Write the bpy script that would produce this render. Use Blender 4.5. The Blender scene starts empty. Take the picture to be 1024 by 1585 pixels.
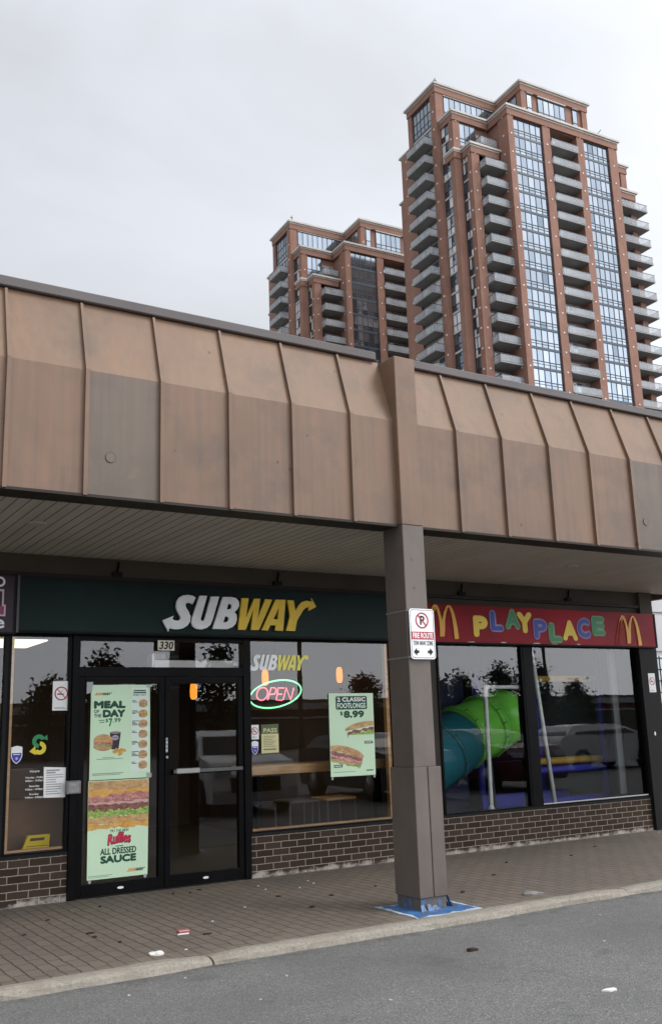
import bpy, math, random
from mathutils import Vector, Matrix
from mathutils.geometry import tessellate_polygon
R=math.radians
random.seed(7)
scene=bpy.context.scene
COL=scene.collection
# ---------------------------------------------------------------- camera
cam_d=bpy.data.cameras.new('camera'); cam=bpy.data.objects.new('camera',cam_d); COL.objects.link(cam)
scene.camera=cam
cam_d.sensor_fit='VERTICAL'; cam_d.sensor_height=36; cam_d.sensor_width=36
cam_d.lens=36*1500/1585; cam_d.clip_start=.05; cam_d.clip_end=6000
_y,_p,_r=R(32.0),R(12.6),R(-1.9)
fw=Vector((math.sin(_y)*math.cos(_p),math.cos(_y)*math.cos(_p),math.sin(_p)))
rt=Vector((math.cos(_y),-math.sin(_y),0)); up=rt.cross(fw)
r2=rt*math.cos(_r)+up*math.sin(_r); u2=up*math.cos(_r)-rt*math.sin(_r)
m=Matrix((r2,u2,-fw)).transposed().to_4x4(); m.translation=Vector((0,-9.72,1.522))
cam.matrix_world=m
# ---------------------------------------------------------------- world: overcast sky
SUN_EL,SUN_AZ=R(46),R(138)      # azimuth clockwise from +Y
w=bpy.data.worlds.new("World"); scene.world=w; w.use_nodes=True
nt=w.node_tree; N=nt.nodes; L=nt.links; N.clear()
out=N.new('ShaderNodeOutputWorld'); bg=N.new('ShaderNodeBackground'); bg.inputs['Strength'].default_value=.1
sky=N.new('ShaderNodeTexSky'); sky.sky_type='NISHITA'; sky.sun_disc=False; sky.sun_elevation=SUN_EL; sky.sun_rotation=SUN_AZ
tc=N.new('ShaderNodeTexCoord')
mp=N.new('ShaderNodeMapping'); mp.inputs['Scale'].default_value=(1.6,1.6,3.6); mp.inputs['Location'].default_value=(.35,.2,.1)
L.new(tc.outputs['Generated'],mp.inputs['Vector'])
nz=N.new('ShaderNodeTexNoise'); nz.inputs['Scale'].default_value=1.5; nz.inputs['Detail'].default_value=6; nz.inputs['Roughness'].default_value=.5; nz.inputs['Distortion'].default_value=.35
L.new(mp.outputs[0],nz.inputs['Vector'])
cr=N.new('ShaderNodeValToRGB'); cr.color_ramp.elements[0].position=.34; cr.color_ramp.elements[1].position=.64
cr.color_ramp.elements[0].color=(.56,.575,.605,1); cr.color_ramp.elements[1].color=(.67,.69,.735,1)
L.new(nz.outputs['Fac'],cr.inputs[0])
sx=N.new('ShaderNodeSeparateXYZ'); L.new(tc.outputs['Generated'],sx.inputs[0])
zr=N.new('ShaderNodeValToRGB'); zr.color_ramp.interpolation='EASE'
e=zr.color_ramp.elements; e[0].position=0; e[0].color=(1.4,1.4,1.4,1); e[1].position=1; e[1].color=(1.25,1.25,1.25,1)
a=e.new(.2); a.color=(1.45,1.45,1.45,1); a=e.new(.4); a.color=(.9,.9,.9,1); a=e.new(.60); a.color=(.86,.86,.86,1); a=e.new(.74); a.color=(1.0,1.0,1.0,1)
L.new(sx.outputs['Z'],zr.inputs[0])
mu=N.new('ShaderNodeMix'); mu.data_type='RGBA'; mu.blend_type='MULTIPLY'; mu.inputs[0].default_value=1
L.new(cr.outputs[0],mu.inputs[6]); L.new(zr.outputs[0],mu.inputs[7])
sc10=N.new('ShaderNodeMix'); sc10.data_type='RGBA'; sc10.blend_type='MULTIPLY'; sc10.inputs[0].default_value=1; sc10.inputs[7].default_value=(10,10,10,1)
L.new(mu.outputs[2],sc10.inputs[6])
# thinner, brighter cloud on the side where the hidden sun stands
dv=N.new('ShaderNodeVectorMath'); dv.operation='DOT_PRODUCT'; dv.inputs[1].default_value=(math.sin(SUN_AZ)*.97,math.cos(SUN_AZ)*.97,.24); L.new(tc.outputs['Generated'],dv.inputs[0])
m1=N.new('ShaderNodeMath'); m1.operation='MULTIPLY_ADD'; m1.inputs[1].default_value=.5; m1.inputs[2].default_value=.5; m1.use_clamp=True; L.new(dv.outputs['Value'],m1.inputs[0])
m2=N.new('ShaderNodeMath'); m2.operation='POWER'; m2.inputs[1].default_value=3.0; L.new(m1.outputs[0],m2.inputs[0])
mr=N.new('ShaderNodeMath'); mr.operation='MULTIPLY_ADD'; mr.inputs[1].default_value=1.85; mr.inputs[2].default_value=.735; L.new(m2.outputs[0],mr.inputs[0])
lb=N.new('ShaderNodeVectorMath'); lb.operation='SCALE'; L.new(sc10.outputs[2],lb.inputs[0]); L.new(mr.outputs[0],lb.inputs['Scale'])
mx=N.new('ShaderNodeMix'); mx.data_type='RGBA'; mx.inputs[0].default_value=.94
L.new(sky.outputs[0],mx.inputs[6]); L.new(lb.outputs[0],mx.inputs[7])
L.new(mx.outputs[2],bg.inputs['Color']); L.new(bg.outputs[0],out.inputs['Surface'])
# ---------------------------------------------------------------- sun behind cloud
sl=bpy.data.lights.new('sun','SUN'); sl.energy=.9; sl.angle=R(22); sl.color=(1,.96,.9)
so=bpy.data.objects.new('sun',sl); COL.objects.link(so)
sd=Vector((math.sin(SUN_AZ)*math.cos(SUN_EL),math.cos(SUN_AZ)*math.cos(SUN_EL),math.sin(SUN_EL)))
so.rotation_euler=sd.to_track_quat('Z','Y').to_euler(); so.location=(0,-20,30)
vs=scene.view_settings; vs.view_transform='Standard'; vs.look='None'; vs.exposure=.74; vs.gamma=1; vs.use_curve_mapping=False
scene.cycles.max_bounces=8; scene.cycles.transparent_max_bounces=16
# ---------------------------------------------------------------- materials
MATS={}
def base(name):
    m=bpy.data.materials.new(name); m.use_nodes=True; t=m.node_tree; b=t.nodes['Principled BSDF']
    return m,t,b
def nd(t,k,**kw):
    n=t.nodes.new(k)
    for a,v in kw.items(): setattr(n,a,v)
    return n
def pos(t,scale=(1,1,1),loc=(0,0,0)):
    g=nd(t,'ShaderNodeNewGeometry'); mp=nd(t,'ShaderNodeMapping'); mp.inputs['Scale'].default_value=scale; mp.inputs['Location'].default_value=loc
    t.links.new(g.outputs['Position'],mp.inputs['Vector']); return mp.outputs[0]
def noise(t,vec,sc,det=4,rough=.55,dist=0):
    n=nd(t,'ShaderNodeTexNoise'); n.inputs['Scale'].default_value=sc; n.inputs['Detail'].default_value=det; n.inputs['Roughness'].default_value=rough; n.inputs['Distortion'].default_value=dist
    t.links.new(vec,n.inputs['Vector']); return n.outputs['Fac']
def ramp(t,fac,stops):
    c=nd(t,'ShaderNodeValToRGB'); e=c.color_ramp.elements
    e[0].position,e[1].position=stops[0][0],stops[-1][0]
    e[0].color=(*stops[0][1],1) if not isinstance(stops[0][1],(int,float)) else (stops[0][1],)*3+(1,)
    v=stops[-1][1]; e[1].color=(*v,1) if not isinstance(v,(int,float)) else (v,)*3+(1,)
    for p,v in stops[1:-1]:
        x=e.new(p); x.color=(*v,1) if not isinstance(v,(int,float)) else (v,)*3+(1,)
    t.links.new(fac,c.inputs[0]); return c.outputs[0]
def mixc(t,f,a,b,mode='MIX'):
    n=nd(t,'ShaderNodeMix',data_type='RGBA',blend_type=mode)
    for i,v in ((0,f),(6,a),(7,b)):
        if isinstance(v,(int,float)) and i==0: n.inputs[0].default_value=v
        elif isinstance(v,tuple): n.inputs[i].default_value=(*v,1)
        else: t.links.new(v,n.inputs[i])
    return n.outputs[2]
def bump(t,b,h,st=.3,dist=.01):
    n=nd(t,'ShaderNodeBump'); n.inputs['Strength'].default_value=st; n.inputs['Distance'].default_value=dist
    t.links.new(h,n.inputs['Height']); t.links.new(n.outputs[0],b.inputs['Normal']); return n
def pm(name,col,rough=.6,var=.12,sc=2.5,metal=0,bp=0,bsc=60,spec=.3):
    """plain paint or plastic with slight uneven tone"""
    if name in MATS: return MATS[name]
    m,t,b=base(name); v=pos(t)
    f=noise(t,v,sc,5)
    lo=tuple(c*(1-var) for c in col); hi=tuple(min(1,c*(1+var)) for c in col)
    t.links.new(ramp(t,f,[(.3,lo),(.7,hi)]),b.inputs['Base Color'])
    b.inputs['Roughness'].default_value=rough; b.inputs['Metallic'].default_value=metal; b.inputs['Specular IOR Level'].default_value=spec
    if bp: bump(t,b,noise(t,v,bsc,3),bp,.004)
    MATS[name]=m; return m
def em(name,col,st):
    if name in MATS: return MATS[name]
    m,t,b=base(name); b.inputs['Base Color'].default_value=(*[c*.5 for c in col],1)
    b.inputs['Emission Color'].default_value=(*col,1); b.inputs['Emission Strength'].default_value=st; MATS[name]=m; return m
def glass(name,ior=1.9,tint=(.86,.88,.88),rough=0.0):
    if name in MATS: return MATS[name]
    m,t,b=base(name); t.nodes.remove(b); o=t.nodes['Material Output']
    tr=nd(t,'ShaderNodeBsdfTransparent'); tr.inputs[0].default_value=(*tint,1)
    gl=nd(t,'ShaderNodeBsdfGlossy'); gl.inputs['Roughness'].default_value=rough
    fr=nd(t,'ShaderNodeFresnel'); fr.inputs['IOR'].default_value=ior
    v=pos(t,(1,1,1)); f=noise(t,v,1.3,2)
    bn=nd(t,'ShaderNodeBump'); bn.inputs['Strength'].default_value=.05; bn.inputs['Distance'].default_value=.01; t.links.new(f,bn.inputs['Height']); t.links.new(bn.outputs[0],gl.inputs['Normal'])
    mx=nd(t,'ShaderNodeMixShader'); t.links.new(fr.outputs[0],mx.inputs[0]); t.links.new(tr.outputs[0],mx.inputs[1]); t.links.new(gl.outputs[0],mx.inputs[2]); t.links.new(mx.outputs[0],o.inputs['Surface'])
    MATS[name]=m; return m
def fascia_mat(name,col,streak):
    m,t,b=base(name)
    big=noise(t,pos(t,(1,1,1)),1.1,4,.6); st=noise(t,pos(t,(20,20,.55)),1.0,5,.65); fine=noise(t,pos(t),9,5,.65)
    c=ramp(t,big,[(.3,tuple(x*.86 for x in col)),(.7,tuple(min(1,x*1.1) for x in col))])
    c=mixc(t,ramp(t,st,[(.42,0.0),(.68,min(.8,streak*1.25))]),c,(.095,.075,.058))
    blot=noise(t,pos(t,(1,1,1),(3,1,7)),2.1,6,.62)
    c=mixc(t,ramp(t,blot,[(.5,0.0),(.7,.5)]),c,(.075,.058,.044))
    c=mixc(t,ramp(t,fine,[(.62,0.0),(.8,.25)]),c,(.25,.16,.105))
    # small dents and rust pips
    vo=nd(t,'ShaderNodeTexVoronoi'); vo.inputs['Scale'].default_value=3.2; t.links.new(pos(t,(1,.2,1)),vo.inputs['Vector'])
    c=mixc(t,ramp(t,vo.outputs['Distance'],[(.04,.85),(.065,0.0)]),c,(.08,.05,.035))
    t.links.new(c,b.inputs['Base Color']); b.inputs['Roughness'].default_value=.55
    bump(t,b,noise(t,pos(t,(2,2,1)),1.4,2),.5,.03)
    MATS[name]=m; return m
fascia_mat('tan fascia paint',(.182,.104,.063),.35); fascia_mat('greyed fascia paint',(.132,.098,.072),.45); fascia_mat('bleached slope paint',(.188,.108,.061),.2)
def brick_mat():
    m,t,b=base('dark brown brick')
    g=nd(t,'ShaderNodeNewGeometry'); s=nd(t,'ShaderNodeSeparateXYZ'); cb=nd(t,'ShaderNodeCombineXYZ')
    t.links.new(g.outputs['Position'],s.inputs[0]); t.links.new(s.outputs['X'],cb.inputs['X']); t.links.new(s.outputs['Z'],cb.inputs['Y'])
    nn=nd(t,'ShaderNodeTexNoise'); nn.inputs['Scale'].default_value=12; t.links.new(g.outputs['Position'],nn.inputs['Vector'])
    va=nd(t,'ShaderNodeVectorMath',operation='MULTIPLY_ADD'); t.links.new(nn.outputs['Color'],va.inputs[0]); va.inputs[1].default_value=(.008,.008,0); t.links.new(cb.outputs[0],va.inputs[2])
    br=nd(t,'ShaderNodeTexBrick'); br.offset=.5; t.links.new(va.outputs[0],br.inputs['Vector'])
    br.inputs['Scale'].default_value=1; br.inputs['Brick Width'].default_value=.2; br.inputs['Row Height'].default_value=.07; br.inputs['Mortar Size'].default_value=.0042; br.inputs['Mortar Smooth'].default_value=.25
    br.inputs['Color1'].default_value=(.031,.021,.0145,1); br.inputs['Color2'].default_value=(.060,.041,.029,1); br.inputs['Mortar'].default_value=(.36,.305,.25,1); br.inputs['Bias'].default_value=-.1
    c=mixc(t,ramp(t,noise(t,pos(t),30,5),[(.35,0.0),(.75,.35)]),br.outputs['Color'],(.03,.022,.02))
    # salt bloom low on the wall
    hz=nd(t,'ShaderNodeMapRange'); hz.inputs['From Min'].default_value=.02; hz.inputs['From Max'].default_value=.15; hz.inputs['To Min'].default_value=.27; hz.inputs['To Max'].default_value=-.25; t.links.new(s.outputs['Z'],hz.inputs['Value'])
    ad=nd(t,'ShaderNodeMath',operation='ADD'); t.links.new(hz.outputs[0],ad.inputs[0]); t.links.new(noise(t,pos(t,(1,1,1.6)),4.5,8,.72),ad.inputs[1])
    c=mixc(t,ramp(t,ad.outputs[0],[(.66,0.0),(.82,.85)]),c,(.42,.38,.34))
    t.links.new(c,b.inputs['Base Color']); b.inputs['Roughness'].default_value=.85; b.inputs['Specular IOR Level'].default_value=.15
    h=mixc(t,.4,br.outputs['Fac'],noise(t,pos(t),60,3)); 
    iv=nd(t,'ShaderNodeInvert'); t.links.new(h,iv.inputs['Color']); bump(t,b,iv.outputs[0],.6,.006)
    MATS['brick']=m
brick_mat()
def paver_mat():
    m,t,b=base('worn brown pavers')
    g=nd(t,'ShaderNodeNewGeometry'); s=nd(t,'ShaderNodeSeparateXYZ'); cb=nd(t,'ShaderNodeCombineXYZ')
    t.links.new(g.outputs['Position'],s.inputs[0]); t.links.new(s.outputs['Y'],cb.inputs['X']); t.links.new(s.outputs['X'],cb.inputs['Y'])
    nn=nd(t,'ShaderNodeTexNoise'); nn.inputs['Scale'].default_value=8; nn.inputs['Detail'].default_value=3; t.links.new(g.outputs['Position'],nn.inputs['Vector'])
    va=nd(t,'ShaderNodeVectorMath',operation='MULTIPLY_ADD'); t.links.new(nn.outputs['Color'],va.inputs[0]); va.inputs[1].default_value=(.03,.034,0); t.links.new(cb.outputs[0],va.inputs[2])
    br=nd(t,'ShaderNodeTexBrick'); br.offset=.5; t.links.new(va.outputs[0],br.inputs['Vector'])
    br.inputs['Scale'].default_value=1; br.inputs['Brick Width'].default_value=.21; br.inputs['Row Height'].default_value=.105; br.inputs['Mortar Size'].default_value=.0075; br.inputs['Mortar Smooth'].default_value=.5
    br.inputs['Color1'].default_value=(.138,.113,.089,1); br.inputs['Color2'].default_value=(.168,.138,.109,1); br.inputs['Mortar'].default_value=(.024,.018,.014,1)
    c=mixc(t,ramp(t,noise(t,pos(t),1.3,6,.6),[(.35,0.0),(.7,.55)]),br.outputs['Color'],(.105,.09,.075))
    c=mixc(t,ramp(t,noise(t,pos(t),45,4,.7),[(.55,0.0),(.7,.5)]),c,(.22,.20,.175))
    c=mixc(t,ramp(t,noise(t,pos(t,(1,1,1),(9,4,0)),2.2,5,.6),[(.58,0.0),(.75,.35)]),c,(.15,.09,.06))
    # sand and grit swept against the walls and along the kerb
    mr=nd(t,'ShaderNodeMapRange'); mr.inputs['From Min'].default_value=-.14; mr.inputs['From Max'].default_value=0; mr.inputs['To Min'].default_value=-.15; mr.inputs['To Max'].default_value=.28; t.links.new(s.outputs['Y'],mr.inputs['Value'])
    ad=nd(t,'ShaderNodeMath',operation='ADD'); t.links.new(mr.outputs[0],ad.inputs[0]); t.links.new(noise(t,pos(t,(1,1.4,1)),9,8,.75),ad.inputs[1])
    c=mixc(t,ramp(t,ad.outputs[0],[(.64,0.0),(.8,.8)]),c,(.34,.31,.28))
    mk=nd(t,'ShaderNodeMapRange'); mk.inputs['From Min'].default_value=-2.97; mk.inputs['From Max'].default_value=-2.3; mk.inputs['To Min'].default_value=.12; mk.inputs['To Max'].default_value=-.2; t.links.new(s.outputs['Y'],mk.inputs['Value'])
    ak=nd(t,'ShaderNodeMath',operation='ADD'); t.links.new(mk.outputs[0],ak.inputs[0]); t.links.new(noise(t,pos(t,(1,1,1),(2,7,0)),3,8,.7),ak.inputs[1])
    c=mixc(t,ramp(t,ak.outputs[0],[(.5,0.0),(.7,.5)]),c,(.21,.175,.135))
    t.links.new(c,b.inputs['Base Color']); b.inputs['Roughness'].default_value=.75
    h=mixc(t,.35,br.outputs['Fac'],noise(t,pos(t),70,4)); iv=nd(t,'ShaderNodeInvert'); t.links.new(h,iv.inputs['Color']); bump(t,b,iv.outputs[0],.7,.006)
    MATS['paver']=m
paver_mat()
def asphalt_mat():
    m,t,b=base('worn grey asphalt')
    f=noise(t,pos(t),130,3,.75); big=noise(t,pos(t),.9,5,.6); mid=noise(t,pos(t,(1,1,1),(5,2,0)),5,5,.65)
    vo=nd(t,'ShaderNodeTexVoronoi'); vo.inputs['Scale'].default_value=120; t.links.new(pos(t),vo.inputs['Vector'])
    c=ramp(t,f,[(.34,(.092,.092,.09)),(.5,(.146,.145,.14)),(.66,(.225,.222,.213))])
    sp=nd(t,'ShaderNodeSeparateColor'); t.links.new(vo.outputs['Color'],sp.inputs[0])
    c=mixc(t,ramp(t,sp.outputs[0],[(.84,0.0),(.95,.75)]),c,(.30,.295,.28))
    c=mixc(t,ramp(t,sp.outputs[1],[(.84,0.0),(.95,.7)]),c,(.05,.05,.05))
    c=mixc(t,ramp(t,big,[(.38,0.0),(.66,.5)]),c,(.088,.088,.088))
    c=mixc(t,ramp(t,mid,[(.58,0.0),(.72,.5)]),c,(.075,.073,.07))
    ck=nd(t,'ShaderNodeTexVoronoi'); ck.feature='DISTANCE_TO_EDGE'; ck.inputs['Scale'].default_value=.42; ck.inputs['Randomness'].default_value=1
    wn=nd(t,'ShaderNodeTexNoise'); wn.inputs['Scale'].default_value=2.2; wn.inputs['Detail'].default_value=6; t.links.new(pos(t),wn.inputs['Vector'])
    wa=nd(t,'ShaderNodeVectorMath',operation='MULTIPLY_ADD'); t.links.new(wn.outputs['Color'],wa.inputs[0]); wa.inputs[1].default_value=(.7,.7,0); t.links.new(pos(t,(1,1,0),(.6,.3,0)),wa.inputs[2]); t.links.new(wa.outputs[0],ck.inputs['Vector'])
    cm=mixc(t,1.0,ramp(t,ck.outputs['Distance'],[(.0,1.0),(.0035,.8),(.009,0.0)]),ramp(t,noise(t,pos(t),.8,3),[(.5,0.0),(.62,.22)]),'MULTIPLY')
    c=mixc(t,cm,c,(.035,.034,.033))
    oil=noise(t,pos(t,(1,1,1),(3,8,0)),1.6,3,.5); c=mixc(t,ramp(t,oil,[(.66,0.0),(.76,.5)]),c,(.055,.055,.056))
    # grit and damp gathered along the kerb
    g=nd(t,'ShaderNodeNewGeometry'); s=nd(t,'ShaderNodeSeparateXYZ'); t.links.new(g.outputs['Position'],s.inputs[0])
    mk=nd(t,'ShaderNodeMapRange'); mk.inputs['From Min'].default_value=-3.45; mk.inputs['From Max'].default_value=-3.1; mk.inputs['To Min'].default_value=-.2; mk.inputs['To Max'].default_value=.16; t.links.new(s.outputs['Y'],mk.inputs['Value'])
    ak=nd(t,'ShaderNodeMath',operation='ADD'); t.links.new(mk.outputs[0],ak.inputs[0]); t.links.new(noise(t,pos(t),6,8,.7),ak.inputs[1]); c=mixc(t,ramp(t,ak.outputs[0],[(.52,0.0),(.7,.6)]),c,(.06,.055,.048))
    t.links.new(c,b.inputs['Base Color']); b.inputs['Roughness'].default_value=.8
    bump(t,b,mixc(t,.5,vo.outputs['Distance'],f),.8,.006); MATS['asphalt']=m
asphalt_mat()
def kerb_mat():
    m,t,b=base('weathered kerb concrete')
    f=noise(t,pos(t),40,5,.75); g2=noise(t,pos(t),5,5,.65)
    vo=nd(t,'ShaderNodeTexVoronoi'); vo.inputs['Scale'].default_value=110; t.links.new(pos(t),vo.inputs['Vector']); sp=nd(t,'ShaderNodeSeparateColor'); t.links.new(vo.outputs['Color'],sp.inputs[0])
    c=ramp(t,f,[(.3,(.20,.18,.145)),(.55,(.29,.265,.22)),(.75,(.36,.335,.285))])
    c=mixc(t,ramp(t,sp.outputs[0],[(.82,0.0),(.95,.5)]),c,(.15,.13,.105))
    c=mixc(t,ramp(t,g2,[(.5,0.0),(.75,.6)]),c,(.165,.14,.105))
    t.links.new(c,b.inputs['Base Color']); b.inputs['Roughness'].default_value=.9
    bump(t,b,mixc(t,.5,vo.outputs['Distance'],f),.6,.006); MATS['kerb']=m
kerb_mat()
def soffit_mat():
    m,t,b=base('grey beige soffit slats')
    g=nd(t,'ShaderNodeNewGeometry'); s=nd(t,'ShaderNodeSeparateXYZ'); t.links.new(g.outputs['Position'],s.inputs[0])
    wv=nd(t,'ShaderNodeMath',operation='MULTIPLY'); wv.inputs[1].default_value=1/.1; t.links.new(s.outputs['X'],wv.inputs[0])
    fr=nd(t,'ShaderNodeMath',operation='FRACT'); t.links.new(wv.outputs[0],fr.inputs[0])
    line=ramp(t,fr.outputs[0],[(0.0,1.0),(.05,1.0),(.1,0.0),(1.0,0.0)])
    c=ramp(t,noise(t,pos(t,(3,.6,1)),1.5,5),[(.3,(.40,.36,.30)),(.7,(.50,.455,.39))])
    c=mixc(t,line,c,(.075,.06,.045)); t.links.new(c,b.inputs['Base Color']); b.inputs['Roughness'].default_value=.6
    iv=nd(t,'ShaderNodeInvert'); t.links.new(line,iv.inputs['Color']); bump(t,b,iv.outputs[0],.6,.01); MATS['soffit']=m
soffit_mat()
def tower_brick():
    m,t,b=base('red brick cladding')
    g=nd(t,'ShaderNodeNewGeometry'); s=nd(t,'ShaderNodeSeparateXYZ'); t.links.new(g.outputs['Position'],s.inputs[0])
    f=noise(t,pos(t),.6,5,.6); f2=noise(t,pos(t,(6,6,14)),1,3,.7)
    c=ramp(t,f,[(.3,(.225,.118,.085)),(.7,(.30,.16,.116))]); c=mixc(t,ramp(t,f2,[(.35,0.0),(.75,.45)]),c,(.15,.075,.054))
    t.links.new(c,b.inputs['Base Color']); b.inputs['Roughness'].default_value=.85; MATS['tbrick']=m
tower_brick()
def tower_glass(name,lo,hi):
    m,t,b=base(name)
    vo=nd(t,'ShaderNodeTexVoronoi'); vo.feature='F1'; vo.inputs['Scale'].default_value=1; t.links.new(pos(t,(.9,.9,.62)),vo.inputs['Vector'])
    sp=nd(t,'ShaderNodeSeparateColor'); t.links.new(vo.outputs['Color'],sp.inputs[0])
    c=ramp(t,sp.outputs[0],[(0.0,lo),(.35,tuple((x+y)/2 for x,y in zip(lo,hi))),(1.0,hi)])
    t.links.new(c,b.inputs['Base Color']); b.inputs['Metallic'].default_value=.85; b.inputs['Roughness'].default_value=.06
    MATS[name]=m
tower_glass('tower glass',(.14,.175,.215),(.31,.365,.425)); tower_glass('pale tower glass',(.10,.13,.17),(.80,.86,.90)); tower_glass('tower glass with painted reflection',(.20,.25,.30),(.60,.70,.78))
def railing_glass():
    m,t,b=base('frosted balcony glass')
    vo=noise(t,pos(t,(1,1,.3)),.25,1); c=ramp(t,vo,[(.35,(.36,.385,.41)),(.65,(.48,.505,.53))])
    t.links.new(c,b.inputs['Base Color']); b.inputs['Roughness'].default_value=.15; b.inputs['Alpha'].default_value=.45; MATS['rail glass']=m
railing_glass()
def wood(name,a,bb):
    m,t,b=base(name); c=ramp(t,noise(t,pos(t,(1.5,14,14)),2,5,.6,.6),[(.3,a),(.7,bb)]); t.links.new(c,b.inputs['Base Color']); b.inputs['Roughness'].default_value=.45; MATS[name]=m; return m
WOOD=wood('honey oak',(.55,.30,.12),(.74,.47,.23)); WOODD=wood('dark veneer',(.10,.052,.028),(.16,.085,.045))
BLACK=pm('black anodised aluminium',(.005,.005,.0055),.4,.25,spec=.06); CHAR=pm('charcoal trim',(.016,.015,.015),.5,spec=.08)
BROWN=pm('dark brown trim',(.032,.026,.022),.5,spec=.15); HEAD=pm('brown header paint',(.075,.062,.048),.6,.2,1.2,spec=.15)
CAPM=pm('grey brown cap flashing',(.10,.085,.082),.4,.15,1); COLT=fascia_mat('tan column paint',(.182,.104,.063),.25); COLG=fascia_mat('taupe column paint',(.122,.098,.085),.3)
WHITE=pm('white print',(.78,.79,.77),.4,.04); INK=pm('dark green ink',(.012,.07,.04),.5,.1); BLK=pm('black ink',(.012,.012,.012),.5,.1); RED=pm('red ink',(.42,.02,.035),.45,.1)
GLASS=glass('shop glass',1.72,(.965,.975,.97))
STONE=pm('pale cornice stone',(.50,.46,.42),.7,.1,.5); CONC=pm('balcony concrete',(.26,.26,.255),.8,.12,.7); FRAME=pm('blue grey window frame',(.035,.045,.06),.4,.2); SPAN=pm('dark spandrel',(.06,.08,.10),.3,.2)
TB=MATS['tbrick']; TG=MATS['tower glass']; TGD=MATS['tower glass with painted reflection'];
TGS=[pm('tower pane tone %d'%i,c,.06,.04,.3,.85) for i,c in enumerate(((.255,.295,.335),(.28,.32,.365),(.30,.34,.385),(.23,.27,.315),(.33,.365,.40),(.15,.185,.22)))]; CURT=pm('curtained pane',(.62,.64,.65),.25,.15,.4)
RG=MATS['rail glass']
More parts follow.
